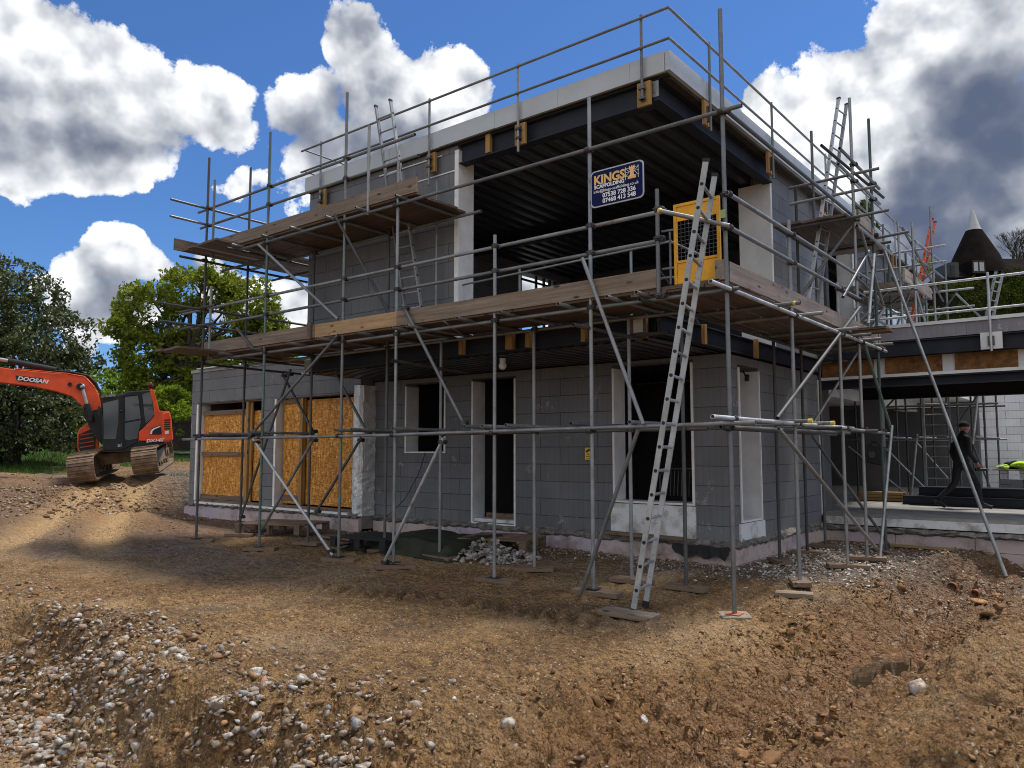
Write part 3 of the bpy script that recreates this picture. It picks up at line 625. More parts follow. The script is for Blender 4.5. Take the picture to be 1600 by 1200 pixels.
# ------------------------------------------------------------------ the house
RP, FP, GW, GA = -1.436, 1.2, 3.32, 2.95
XL, YB = -8.95, 16.6
house = thing('unfinished_house', 'grey two storey block house shell with an open upper corner room behind the scaffolding', 'house', (-5, 3.3, .35))
def wall(name, axis, c, t, u0, u1, z0, z1, ops, mat, parent=None):
    us = sorted({u0, u1, *[o[0] for o in ops], *[o[1] for o in ops]}); zs = sorted({z0, z1, *[o[2] for o in ops], *[o[3] for o in ops]})
    us = [u for u in us if u0 <= u <= u1]; zs = [z for z in zs if z0 <= z <= z1]
    solid = lambda i, j: 0 <= i < len(us)-1 and 0 <= j < len(zs)-1 and not any(o[0] <= (us[i]+us[i+1])/2 <= o[1] and o[2] <= (zs[j]+zs[j+1])/2 <= o[3] for o in ops)
    mb = MB(); P = (lambda u, d, z: (u, c+d, z)) if axis == 'y' else (lambda u, d, z: (c-d, u, z))
    for i in range(len(us)-1):
        for j in range(len(zs)-1):
            if not solid(i, j): continue
            a, b, p, q = us[i], us[i+1], zs[j], zs[j+1]
            for d in (0, t): mb.add([P(a,d,p), P(b,d,p), P(b,d,q), P(a,d,q)], [(0,1,2,3) if d == 0 else (3,2,1,0)])
            if not solid(i-1, j): mb.add([P(a,0,p), P(a,t,p), P(a,t,q), P(a,0,q)], [(0,1,2,3)])
            if not solid(i+1, j): mb.add([P(b,0,p), P(b,t,p), P(b,t,q), P(b,0,q)], [(3,2,1,0)])
            if not solid(i, j-1): mb.add([P(a,0,p), P(b,0,p), P(b,t,p), P(a,t,p)], [(3,2,1,0)])
            if not solid(i, j+1): mb.add([P(a,0,q), P(b,0,q), P(b,t,q), P(a,t,q)], [(0,1,2,3)])
    return mb.build(name, mat, parent or house)
def lining(axis, c, u0, u1, z0, z1, t=.34, th=.035, proud=.022, sill=True, mat='eps', parent=None, head=True):
    """white board reveals round an opening; the bright cut edge faces out"""
    mb = MB(); e = .004
    def bx(a, b, p, q):
        if axis == 'y':
            mb.box(a, b, c+.002, c+t, p, q, 0); mb.box(a-.003, b+.003, c-proud, c+.001, p, q, 1)
        else:
            mb.box(c-t, c-.002, a, b, p, q, 0); mb.box(c-.001, c+proud, a-.003, b+.003, p, q, 1)
    bx(u0+e, u0+th, z0+th+.001, z1-.05); bx(u1-th, u1-e, z0+th+.001, z1-.05)
    if sill: bx(u0+e, u1-e, z0+e, z0+th)
    return mb.build('opening_lining', [M_['eps'] if mat == 'eps' else M_[mat], M_['eps_edge']], parent or house)
ZS = .36
# ground floor front wall
W1_ = wall('ground_floor_wall', 'y', GW, .34, -9.43, RP, ZS, 3.20, [(-8.44, -7.29, 1.68, 3.11), (-6.60, -5.52, ZS, 3.11), (-3.46, -2.0, ZS, 3.15)], M_['icf'])
lining('y', GW, -8.44, -7.29, 1.68, 3.11, parent=W1_); lining('y', GW, -6.60, -5.52, ZS-.01, 3.11, parent=W1_); lining('y', GW, -3.46, -2.0, .88, 3.15, sill=True, parent=W1_)
mb = MB(); mb.box(-3.50, -1.99, GW-.028, GW+.30, .38, .87); mb.build('white_sill_panel', M_['eps_dirty'], W1_)
mb = MB(); mb.box(-6.56, -5.56, GW+.02, GW+.36, .40, .46, 0); mb.box(-6.40, -5.58, GW+.20, GW+.30, .465, .56, 1); mb.build('door_threshold', [M_['eps_dirty'], M_['timber_old']], W1_)
W2_ = wall('side_wall', 'x', RP, .34, 3.665, 7.6, ZS, 3.20, [(3.70, 4.56, .62, 3.07)], M_['icf']); lining('x', RP, 3.70, 4.56, .62, 3.07, parent=W2_)
mb = MB(); mb.box(RP-.30, RP+.028, 3.62, 4.62, .34, .612); mb.build('white_sill_panel', M_['eps_dirty'], W2_)
# garage wall
W3_ = wall('garage_wall', 'y', GA, .34, -16.25, -9.43, .44, 3.79, [(-15.93, -12.93, .44, 2.98), (-12.45, -9.57, .40, 2.96)], M_['icf'])
for x in (-15.93, -12.45):
    mb = MB(); mb.box(x+.004, x+.045, GA+.002, GA+.33, .45, 2.95, 0); mb.box(x-.02, x+.05, GA-.025, GA+.001, .45, 2.95, 1); mb.build('opening_lining', [M_['eps'], M_['eps_edge']], W3_)
mb = MB()
mb.box(-9.66, -9.625, GA+.01, GA+.3, .42, 2.95, 0); mb.build('opening_lining', [M_['eps'], M_['eps_edge']], W3_)
mb = MB(); mb.box(-16.25, -15.91, GA+.345, 11, .44, 3.79); mb.box(-15.9, -9.05, 10.7, 11, .44, 3.79); mb.build('garage_rear_wall', M_['icf'], house)
g_roof = MB().box(-16.3, -8.97, GA-.03, 11.05, 3.795, 3.87, 0).box(-15.9, -14.6, GA-.10, GA+.5, 3.875, 3.90, 1).box(-13.0, -12.0, GA-.08, GA+.6, 3.875, 3.90, 1)
g_roof.build('garage_roof', [M_['icf_light'], M_['membrane']], house)
# boarded garage openings
for (x0, x1, tops, posts, rails) in ((-15.86, -12.95, ((-15.86, -13.80, 2.70), (-13.62, -12.95, 2.72)), (-13.79, -13.60), (2.66, 1.60, .50)),
                                     (-12.36, -9.62, ((-12.36, -11.60, 2.90), (-11.50, -9.66, 2.90)), (-11.60, -11.50), (2.84, .60))):
    b = MB().box(x0-.01, x0+.0, GA+.30, GA+.31, .5, .6)
    for k, (a, c_, t) in enumerate(tops): b.box(a, c_, GA+.16 + .02*k, GA+.18 + .02*k, .52, t)
    panel = b.build('osb_panel', M_['osb'], house)
    f = MB(); f.box(posts[0], posts[0]+.10, GA+.06, GA+.155, .50, 2.94, 0)
    f.box(posts[0]+.12, posts[1]+.01, GA+.11, GA+.150, .50, 2.94, 0)
    for z in rails: f.box(x0+.01, posts[0]-.004, GA+.10, GA+.157, z, z+.11, 1)
    f.box(x0, x1, GA+.05, GA+.17, 2.945, 2.985, 1); f.box(x0, x1, GA+.05, GA+.14, .43, .49, 1)
    f.build('timber_frame', [M_['timber'], M_['timber_old']], panel)
mb = MB(); mb.obox((-13.35, GA+.3, 2.95), (-13.10, GA+.28, 2.62), .16, .05); mb.build('loose_board', M_['white_paint'], house)
mb = MB(); mb.box(-15.8, -9.7, GA-.09, GA+.02, .385, .43); mb.build('white_threshold_strip', M_['eps_edge'], house)
# foil covered wall end between garage and main wall
nz = 40; mb = MB(); cols = [(-9.61, GA-.03), (-9.54, GA-.045), (-9.48, GA-.035), (-9.415, GA-.045), (-9.36, GA+.03), (-9.36, GA+.2), (-9.355, GW-.005)]
vs = []
for j in range(nz+1):
    z = .37 + (3.12-.37)*j/nz
    for i, (x, y) in enumerate(cols):
        k = .006*math.sin(9*z+1.7*i) + .006*math.sin(23*z+3*i) + .006*rnd.uniform(-1, 1)
        edge = .012*math.sin(5*z) if i == 0 else 0
        vs.append((x + edge + (k if i > 3 else 0), y + (k if i <= 3 else k*.3), z))
n_ = len(cols); mb.add(vs, [(j*n_+i, j*n_+i+1, (j+1)*n_+i+1, (j+1)*n_+i) for j in range(nz) for i in range(n_-1)])
fo = mb.build('foil_wrap', M_['foil'], house); so_ = fo.modifiers.new('t', 'SOLIDIFY'); so_.thickness = .004
# slab edge, mortar ledge and pink foundation insulation
mb = MB(); mb.box(-9.36, RP-.005, GW+.03, 7.55, .10, ZS-.004); mb.box(-16.2, -9.37, GA+.03, 10.6, .10, .43); mb.build('floor_slab', M_['concrete'], house)
def ragged(axis, c, u0, u1, z0, z1, prot, name, mat, seed):
    r = random.Random(seed); n = max(8, int(abs(u1-u0)/.11)); rows = 4; vs = []
    for j in range(rows+1):
        for i in range(n+1):
            u = u0 + (u1-u0)*i/n; f = j/rows; bulge = prot*math.sin(PI*min(1, f*1.05))**.6*r.uniform(.55, 1.25)
            z = z0 + (z1-z0)*f + (r.uniform(-.018, .018) if 0 < j else r.uniform(-.04, .015))
            vs.append((u, c-bulge, z) if axis == 'y' else (c+bulge, u, z))
    fs = [(j*(n+1)+i, j*(n+1)+i+1, (j+1)*(n+1)+i+1, (j+1)*(n+1)+i) for j in range(rows) for i in range(n)]
    mb = MB(); mb.add(vs, fs)
    return mb.build(name, mat, house)
ragged('y', GW, -9.36, RP+.03, .25, .385, .085, 'mortar_ledge', M_['mortar'], 1)
ragged('y', GA, -16.5, -9.38, .30, .44, .10, 'mortar_ledge', M_['mortar'], 2)
ragged('x', RP, GW-.06, 7.6, .24, .385, .085, 'mortar_ledge', M_['mortar'], 3)
def xps_run(axis, c, u0, u1, z1, seed):
    mb = MB(); r = random.Random(seed); u = u0; k = 0
    while u < u1 - .05:
        w_ = min(1.25, u1-u); d = .03 + .012*r.random()
        for zz0, zz1, dd in ((.02, z1, d), (-.25, .012, d+.03)):
            if axis == 'y': mb.box(u+.004, u+w_-.004, c-dd, c+.05, zz0, zz1)
            else: mb.box(c-.05, c+dd, u+.004, u+w_-.004, zz0, zz1)
        u += w_
    return mb.build('foundation_insulation', M_['xps'], house)
xps_run('y', GW, -9.36, RP+.03, .285, 1); xps_run('y', GA, -16.4, -9.38, .33, 2); xps_run('x', RP, GW-.02, 7.6, .285, 3)
mb = MB()   # torn damp membrane hanging over the ledge at the corner
vs = []
for i in range(15):
    x = -2.35 + i*.066; vs += [(x, GW-.11, .30 + .01*math.sin(i)), (x, GW-.125-.01*math.sin(i*2), .13 + .035*math.sin(i*1.3) + (.1 if i in (0, 14) else 0))]
mb.add(vs, [(2*i, 2*i+1, 2*i+3, 2*i+2) for i in range(14)]); o = mb.build('torn_membrane', M_['black_rubber'], house); o.modifiers.new('t', 'SOLIDIFY').thickness = .006
mb = MB().obox((-3.6, GW-.14, .40), (-2.15, GW-.16, .385), .10, .05); tag(mb.build('timber_offcut', M_['timber_old']), 'short brown timber length lying on the ledge under the white sill panel', 'timber offcut')

# first floor: beams, deck soffit, slab
def ibeam(p0, p1, h, w_, tf=.018, tw=.014, up=(0, 0, 1)):
    mb = MB(); p0 = Vector(p0); p1 = Vector(p1); u = Vector(up)
    mb.obox(p0 + u*(h/2-tf/2), p1 + u*(h/2-tf/2), w_, tf); mb.obox(p0 - u*(h/2-tf/2), p1 - u*(h/2-tf/2), w_, tf); mb.obox(p0, p1, tw, h-2*tf)
    return mb
ibeam((XL+.1, FP+.09, 3.365), (RP-.10, FP+.09, 3.365), .27, .18).build('floor_edge_beam', M_['steel_blue'], house)
ibeam((RP-.01, FP+.0, 3.365), (RP-.01, 7.6, 3.365), .27, .16).build('floor_edge_beam', M_['steel_blue'], house)
def ribbed(x0, x1, y0, y1, z, pitch, depth, along, name, mat, parent):
    mb = MB(); prof = []; c0, c1 = (x0, x1) if along == 'y' else (y0, y1); u = c0
    while u < c1:
        for du, dz in ((0, 0), (pitch*.42, 0), (pitch*.54, depth), (pitch*.88, depth)): prof.append((min(u+du, c1), z+dz))
        u += pitch
    prof.append((c1, z)); vs = []
    for (a, zz) in prof:
        vs += ([(a, y0, zz), (a, y1, zz)] if along == 'y' else [(x0, a, zz), (x1, a, zz)])
    mb.add(vs, [(2*i, 2*i+1, 2*i+3, 2*i+2) for i in range(len(prof)-1)]); o = mb.build(name, mat, parent); return o
ribbed(-9.2, RP-.1, FP+.18, 8.5, 3.215, .20, .055, 'y', 'floor_decking', M_['deck_metal'], house)
mb = MB(); mb.box(-9.2, RP-.03, FP+.14, YB, 3.30, 3.49); mb.build('first_floor_slab', M_['concrete'], house)
mb = MB()
for x, w_ in ((-4.93, .09), (-3.98, .16), (-3.60, .09), (-2.62, .09)): mb.box(x, x+w_*.8, FP-.085, FP+.0, 3.24, 3.50)
mb.box(RP+.09, RP+.14, 2.25, 2.33, 3.22, 3.5); mb.box(RP+.09, RP+.14, 4.15, 4.25, 3.2, 3.5); mb.build('timber_packer', M_['timber'], house)
mb = MB().box(RP-.42, RP-.16, FP-.09, FP-.02, 3.2, 3.52, 0).box(RP-.34, RP-.20, FP-.10, FP-.092, 3.28, 3.46, 1); mb.build('corner_plate', [M_['timber_old'], M_['eps']], house)
# upper walls
wall('upper_front_wall', 'y', FP, .34, XL, -5.05, 3.50, 6.72, [], M_['icf'])
mb = MB().box(-5.045, -5.02, FP+.003, FP+.36, 3.5, 6.62, 0).box(-5.10, -5.015, FP-.02, FP+.002, 3.5, 6.62, 1); mb.build('wall_end_lining', [M_['eps'], M_['eps_edge']], house)
mb = MB().box(-8.3, -5.05, FP-.012, FP-.002, 6.28, 6.30, 0); mb.box(-6.95, -5.4, FP-.012, FP-.002, 6.60, 6.62, 0); mb.build('foam_seam', M_['eps_edge'], house)
wall('upper_left_wall', 'x', XL+.34, .34, FP+.345, YB, 3.50, 6.72, [(7.46, 9.05, 4.3, 6.3)], M_['icf'])
wall('upper_side_wall', 'x', RP, .34, 5.345, YB, 3.50, 6.72, [(8.2, 10.4, 3.50, 6.45), (13.2, 15.6, 3.5, 6.3)], M_['icf'])
mb = MB().box(RP-.56, RP-.345, 5.30, 5.7, 3.5, 6.42, 0).box(RP-.345, RP+.004, 5.30, 5.34, 3.5, 6.42, 0).box(RP+.005, RP+.02, 5.30, 5.37, 3.5, 6.42, 1); mb.build('wall_end_lining', [M_['eps'], M_['eps_edge']], house); mb = MB()
mb.box(RP-.34, RP-.002, 10.36, 10.396, 3.5, 6.4, 0).box(RP-.001, RP+.02, 10.33, 10.42, 3.5, 6.4, 1); mb.build('wall_end_lining', [M_['eps'], M_['eps_edge']], house)
# inner rooms
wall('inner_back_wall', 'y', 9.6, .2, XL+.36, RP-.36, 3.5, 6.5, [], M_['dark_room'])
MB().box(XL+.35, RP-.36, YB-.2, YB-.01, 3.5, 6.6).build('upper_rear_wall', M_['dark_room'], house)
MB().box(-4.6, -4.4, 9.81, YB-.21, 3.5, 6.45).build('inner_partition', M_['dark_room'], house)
mb = MB()
for y in (7.47, 8.18, 8.52, 8.78, 9.0): mb.box(-8.75, -8.70, y, y+.06, 4.3, 6.3)
mb.box(-8.745, -8.705, 7.54, 8.99, 6.10, 6.15); mb.box(-8.745, -8.705, 7.54, 8.99, 5.2, 5.25); mb.build('inner_window_frame', M_['black_metal'], house)
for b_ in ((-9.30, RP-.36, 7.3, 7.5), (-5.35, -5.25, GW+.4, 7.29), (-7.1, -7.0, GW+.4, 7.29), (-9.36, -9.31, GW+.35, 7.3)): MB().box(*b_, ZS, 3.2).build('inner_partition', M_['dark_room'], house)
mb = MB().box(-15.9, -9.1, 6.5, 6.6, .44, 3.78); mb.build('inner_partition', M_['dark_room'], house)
# roof
ribbed(XL+.3, RP-.12, FP+.2, YB, 6.47, .32, .11, 'y', 'roof_decking', M_['deck_metal'], house)
ibeam((-5.0, FP+.06, 6.535), (RP-.08, FP+.06, 6.535), .33, .18).build('roof_edge_beam', M_['steel_blue'], house)
ibeam((RP-.02, FP-.03, 6.545), (RP-.02, 5.3, 6.545), .31, .17).build('roof_edge_beam', M_['steel_blue'], house)
ibeam((XL+.4, 5.4, 6.36), (RP-.4, 5.4, 6.36), .22, .16).build('roof_cross_beam', M_['steel_blue'], house)
mb = MB().box(RP-.06, RP+.06, FP-.045, FP-.035, 6.44, 6.66); mb.build('beam_end_plate', M_['galv'], house)
mb = MB().box(-8.95, RP+.19, FP-.07, FP+.04, 6.705, 6.735).box(RP+.08, RP+.19, FP+.04, YB, 6.68, 6.735); mb.build('timber_soffit_strip', M_['bark'], house)
mb = MB().box(XL-.01, RP+.12, FP-.0, YB+.1, 6.74, 6.80); mb.build('roof_board', M_['timber_old'], house)
fa = MB(); r = random.Random(4); x = XL-.02
while x < RP+.18:
    x2 = min(x+1.2, RP+.185); fa.box(x+.002, x2-.002, FP-.11-.006*r.random(), FP-.05, 6.715+.008*r.random(), 7.0); x = x2
fa.build('front_parapet', M_['parapet'], house)
fb_ = MB(); y = FP-.10
while y < YB:
    y2 = min(y+1.2, YB); fb_.box(RP+.19, RP+.25+.006*r.random(), y+.002, y2-.002, 6.72+.008*r.random(), 7.0); y = y2
fb_.build('side_parapet', M_['parapet'], house)
mb = MB().box(XL-.02, RP+.185, FP-.045, FP+.3, 6.805, 6.985).box(RP-.1, RP+.186, FP+.31, YB, 6.805, 6.985); mb.build('parapet_core', M_['timber_old'], house)
mb = MB()   # yellow packers in the upper soffit
mb.box(-4.42, -4.33, FP-.045, FP-.036, 6.40, 6.70); mb.box(-4.42, -4.33, FP-.036, FP+.02, 6.40, 6.70); mb.build('timber_packer', M_['timber'], house)
# roof guard rail
gr = thing('roof_guard_rail', 'thin steel guard rail bolted round the roof edge above the grey parapet', 'guard rail', (RP, FP, 7.0))
yr, xr = FP-.16, RP+.30
def t1(name, a, b, r, mat, par): return MB().tube(a, b, r, hollow=False).build(name, M_[mat], par)
for z in (7.52, 7.10):
    t1('rail', (-9.0, yr-.03, z), (xr, yr-.03, z), .019, 'galv', gr); t1('rail', (xr, yr-.03, z), (xr, YB+.2, z), .019, 'galv', gr)
    t1('rail', (-8.9, yr, z-.0), (-8.9, 6.0, z-.0), .016, 'galv', gr)
for x, zb in ((-8.43, 6.45), (-5.55, 6.10), (-3.67, 6.2), (-1.56, 6.4)): t1('post', (x, yr, zb), (x, yr, 7.58), .020, 'galv', gr)
for y in (2.25, 4.7, 7.6, 10.6, 13.2, 15.6): t1('post', (xr, y, 6.25), (xr, y, 7.56), .020, 'galv', gr)
for x in (-8.43, -5.55, -3.67, -1.56):
    z0 = 6.33; zt = 6.66
    q = MB().box(x-.10, x+.10, yr+.045, yr+.085, z0, zt, 0).box(x-.03, x-.012, yr+.03, yr+.044, z0+.05, zt-.05, 1).box(x+.012, x+.03, yr+.03, yr+.044, z0+.05, zt-.05, 1)
    q.box(x-.045, x+.045, yr-.03, yr+.03, z0+.07, z0+.10, 1).box(x-.045, x+.045, yr-.03, yr+.03, zt-.12, zt-.09, 1)
    q.build('mounting_block', [M_['timber'], M_['galv_dark']], gr)
for y in (2.25, 4.7, 7.6, 10.6, 13.2, 15.6):
    MB().box(xr-.085, xr-.045, y-.1, y+.1, 6.34, 6.70, 0).box(xr-.044, xr-.02, y-.03, y+.03, 6.4, 6.62, 1).build('mounting_block', [M_['timber'], M_['galv_dark']], gr)

# ------------------------------------------------------------------ low flat roofed wing on the right
WY = 7.6; wing = thing('flat_roofed_wing', 'low flat roofed wing with navy steel beam and wide open front, right of the house', 'building wing', (2.5, WY, .55))
WX0, WX1 = RP+.03, 7.5
mb = MB().box(WX0+.15, WX1, WY-.02, WY+.10, 3.745, 3.97); mb.build('parapet', M_['icf_blue'], wing)
MB().box(WX0+.15, WX1, WY-.05, WY+.50, 3.975, 4.035).build('roof_membrane_edge', M_['membrane'], wing)
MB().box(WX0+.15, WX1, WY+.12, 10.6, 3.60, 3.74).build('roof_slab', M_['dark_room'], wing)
MB().box(WX0+.15, WX1, WY+.6, 10.8, 3.76, 3.80).build('roof_surface', M_['membrane'], wing)
ibeam((WX0, WY+.06, 3.595), (WX1, WY+.06, 3.595), .27, .16).build('navy_beam', M_['steel_blue'], wing)
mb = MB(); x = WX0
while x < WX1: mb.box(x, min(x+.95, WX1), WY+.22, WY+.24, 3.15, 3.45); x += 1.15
mb.build('osb_fascia', M_['osb_shaded'], wing)
mb = MB().box(WX0, WX1, WY+.245, WY+.30, 3.12, 3.46, 0).box(WX0, WX1, WY+.10, WY+.26, 3.09, 3.145, 0); mb.build('grey_backing', M_['eps'], wing)
ibeam((WX0, WY+.2, 3.0), (WX1, WY+.2, 3.0), .16, .2).build('lower_beam', M_['steel_blue'], wing)
ribbed(WX0, WX1, WY+.35, 10.6, 3.12, .3, .06, 'x', 'ceiling_decking', M_['deck_metal'], wing)
ibeam((WX0, 10.5, 3.0), (WX1, 10.5, 3.0), .3, .18).build('rear_beam', M_['steel_blue'], wing)
MB().box(RP-.33, RP+.01, WY+.01, WY+.12, .5, 3.1, 0).box(RP-.33, RP+.01, WY-.01, WY+.005, .5, 3.1, 0).build('white_corner_board', M_['eps'], wing)
mb = MB().box(RP+.02, WX1, WY+.0, 20.9, .40, .55); mb.box(-8.9, RP, 7.62, 20.9, .40, .55); mb.build('wing_slab', M_['concrete'], wing)
def ragged_w(z0, z1, prot, seed, nm, mat):
    global house
    h_ = house; house = wing; o = ragged('y', WY, RP+.02, WX1, z0, z1, prot, nm, mat, seed); house = h_; return o
mb = MB().box(RP+.04, WX1, WY-.05, WY-.005, .36, .50); mb.build('white_edge_insulation', M_['eps_dirty'], wing)
ragged_w(.23, .35, .12, 7, 'mortar_ledge', M_['mortar'])
h_ = house; house = wing; o = xps_run('y', WY, RP+.04, WX1, .24, 9); house = h_
MB().tube((1.0, WY-.06, .1), (1.0, WY-.061, .1), .01).build('tie_end', M_['galv'], wing)
wpost = MB(); 
for x in (1.9, 5.0):
    ibeam((x+2.2, 10.4, .56), (x+2.2, 10.4, 2.9), .15, .15, up=(0, 1, 0)).build('steel_post', M_['steel_blue'], wing)
wr = thing('wing_guard_rail', 'two steel rails on clamped posts along the low wing roof edge', 'guard rail', (1.5, WY-.1, 4.0))
for z in (4.69, 4.15): t1('rail', (-.5, WY-.1, z), (7.4, WY-.1, z+.03), .021, 'galv_bright', wr)
for x in (1.505, 4.4): t1('post', (x, WY-.13, 3.42), (x, WY-.13, 4.78), .021, 'galv_bright', wr)
for x in (1.505, 4.4): MB().box(x-.16, x+.16, WY-.085, WY-.03, 3.46, 3.75, 0).box(x-.05, x+.05, WY-.115, WY-.088, 3.52, 3.68, 1).build('mounting_block', [M_['eps'], M_['galv_dark']], wr)
# courtyard walls beyond
tag(wall('courtyard_wall', 'y', 20.9, .2, -.55, 9.0, .55, 4.6, [], M_['white_block']), None); bpy.data.objects['courtyard_wall'].parent = None
cw = bpy.data.objects['courtyard_wall']; cw.matrix_parent_inverse = Matrix(); tag(cw, 'pale block wall at the back of the courtyard behind the low wing', 'wall')
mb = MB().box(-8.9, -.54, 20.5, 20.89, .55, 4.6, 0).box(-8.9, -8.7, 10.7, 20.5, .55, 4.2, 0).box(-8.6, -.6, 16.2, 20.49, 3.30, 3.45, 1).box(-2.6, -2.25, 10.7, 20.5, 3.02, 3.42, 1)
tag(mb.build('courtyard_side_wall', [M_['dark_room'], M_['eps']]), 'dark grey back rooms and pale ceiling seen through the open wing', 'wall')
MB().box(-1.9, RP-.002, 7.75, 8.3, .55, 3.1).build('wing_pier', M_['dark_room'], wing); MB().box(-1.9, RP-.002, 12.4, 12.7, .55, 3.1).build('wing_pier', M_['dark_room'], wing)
# ------------------------------------------------------------------ main scaffold
scaf = thing('scaffold', 'tall tube and board scaffold around the front and right corner of the house', 'scaffold', (0, 0, 0))
TR = .0242
cpl_n = [0]; cpl_src = {}
def coupler(p, d=(0, 1, 0), parent=None, lim=96):
    if cpl_n[0] >= lim: return
    cpl_n[0] += 1; key = tuple(d)
    if key not in cpl_src:
        D = Vector(d).normalized(); q = MB()
        q.tube((0,0,-.028), (0,0,.028), .036, n=8); s_ = D.cross(Vector((0,0,1))).normalized() if abs(D.z) < .9 else Vector((1,0,0))
        q.obox(-s_*.052, s_*.052, .05, .022, up=D); q.tube(Vector((0,0,0)) + D*.055 - s_*.028, Vector((0,0,0)) + D*.055 + s_*.028, .034, n=8)
        q.tube(s_*.05 - D*.03, s_*.05 + D*.045, .009, n=6); q.tube(-s_*.05 - D*.02, -s_*.05 + D*.03, .009, n=6); q.obox(s_*.05 + D*.036, s_*.05 + D*.055, .026, .026)
        o = q.build('coupler', M_['coupler'], parent or scaf, loc=p); cpl_src[key] = o; return o
    o = cpl_src[key].copy(); COL.objects.link(o); o.location = p; return o
def tb(name, a, b, mat='galv', par=None, r=TR): return MB().tube(a, b, r, n=12, hollow=True).build(name, M_[mat], par or scaf)
def gnd(x, y): return gz(x, y, True)
# standards: x, y, top, stain
FRONT = [(0, 6.60, 'galv'), (-1.73, 6.10, 'galv'), (-3.25, 4.62, 'galv'), (-5.16, 6.10, 'galv'), (-6.40, 7.55, 'galv'), (-8.53, 7.45, 'galv_green'), (-10.58, 7.47, 'galv_dark')]
for x, zt, mt in FRONT: tb('standard', (x, 0, gnd(x, 0)+.045), (x, 0, zt), mt)
INNER = [(-1.75, 3.44), (-3.30, 3.5), (-5.13, 3.44), (-6.38, 5.45), (-8.42, 5.44), (-10.60, 7.55)]
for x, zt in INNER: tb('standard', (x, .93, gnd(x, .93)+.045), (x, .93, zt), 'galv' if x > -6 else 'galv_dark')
for x, a, b in ((-.79, 3.46, 4.71), (-10.27, 3.46, 4.86), (-10.27, 5.42, 6.94), (-5.79, 5.38, 6.81)): tb('puncheon', (x, -.045, a), (x, -.045, b))
tb('puncheon', (-5.40, 1.08, 3.55), (-5.40, 1.08, 6.15), 'galv', r=.019)
SIDE = [(0, 2.01, 4.69, 'galv'), (0, 4.05, 4.22, 'galv'), (0, 5.10, 7.45, 'galv'), (0, 6.26, 7.50, 'galv_green')]
for x, y, zt, mt in SIDE: tb('standard', (x, y, gnd(x, y)+.045), (x, y, zt), mt)
SIN = [(-.95, 3.96, 3.44), (-.95, 5.22, 6.18), (-.95, 6.17, 7.50), (-1.0, .93, 3.44)]
for x, y, zt in SIN: tb('standard', (x, y, gnd(x, y)+.045), (x, y, zt), 'galv_dark')
# ledgers
def led(z, x0, x1, y=-.05, mat='galv', name='ledger', z2=None): return tb(name, (x0, y, z), (x1, y, z if z2 is None else z2), mat)
led(5.41, -9.35, .24); led(4.47, -11.45, -.72, .048, name='guard_rail_tube'); led(4.13, -11.1, -.75, .048, name='guard_rail_tube')
led(6.46, -11.0, -4.86, .048, 'galv', 'guard_rail_tube'); led(6.12, -10.9, -4.78, .048, 'galv', 'guard_rail_tube')
led(3.455, -10.65, .12, .048); led(3.455, -11.4, -.85, .98); led(5.41, -10.7, -4.35, .98)
led(1.95, -11.1, -5.0, -.05, z2=1.955); led(1.96, -5.15, .30, -.052, z2=2.01); led(1.99, -11.6, -.7, .98, 'galv_dark'); led(3.22, -2.45, -1.2, .98, 'galv_dark')
led(2.03, -10.6, -8.7, .06, 'galv_dark')
# transoms poking out beyond the ledger
for x in (-.96, -1.35, -2.04, -2.96, -3.70, -4.66, -4.99, -5.75, -6.68, -7.49, -8.6, -9.6): tb('transom', (x, -.25 - .03*(x % .3), 3.50), (x, 1.12, 3.50), 'galv')
for x in (-9.27, -8.33, -7.52, -6.58, -5.85, -4.95): tb('transom', (x, -.25, 5.46), (x, 1.1, 5.46), 'galv')
for x in (-3.61, -3.30, -2.90, -1.90, -1.10, -5.0, -5.9, -6.3, -8.6, -9.9): tb('transom', (x, -.2, 2.045), (x, 1.15, 2.045), 'galv')
tb('transom', (-5.14, -.1, 3.05), (-5.0, 1.4, 2.97), 'galv_dark'); tb('transom', (-1.75, -.35, 3.20), (-1.72, 1.2, 3.20), 'galv_dark')
tb('transom', (-4.0, -.2, 3.50), (-4.7, 1.0, 3.49), 'galv_bright', r=.012)
# left return
for z in (6.463, 6.14): tb('guard_rail_tube', (-10.63, -.72, z), (-10.63, 1.4, z))
for z in (4.456, 4.125): tb('guard_rail_tube', (-10.63, -.85, z), (-10.63, 2.42, z), 'galv_dark')
tb('ledger', (-10.64, -.5, 5.41), (-10.64, 2.42, 5.41), 'galv_dark'); tb('ledger', (-10.64, -.3, 3.40), (-10.64, 2.6, 3.38), 'galv_dark')
tb('ledger', (-9.35, -.3, 5.40), (-9.35, 2.4, 5.40), 'galv_dark'); tb('ledger', (-9.35, -.2, 3.40), (-9.35, 2.6, 3.40), 'galv_dark')
for y in (.55, 1.7): tb('transom', (-10.9, y, 5.36), (-9.1, y, 5.36), 'galv_dark')
tb('transom', (-11.3, -.1, 4.46), (-10.0, -.1, 4.46), 'galv_dark'); tb('transom', (-11.2, -.1, 4.12), (-10.0, -.1, 4.12), 'galv_dark')
tb('ledger', (-10.62, -.1, 2.02), (-10.62, 1.4, 2.02), 'galv_dark')
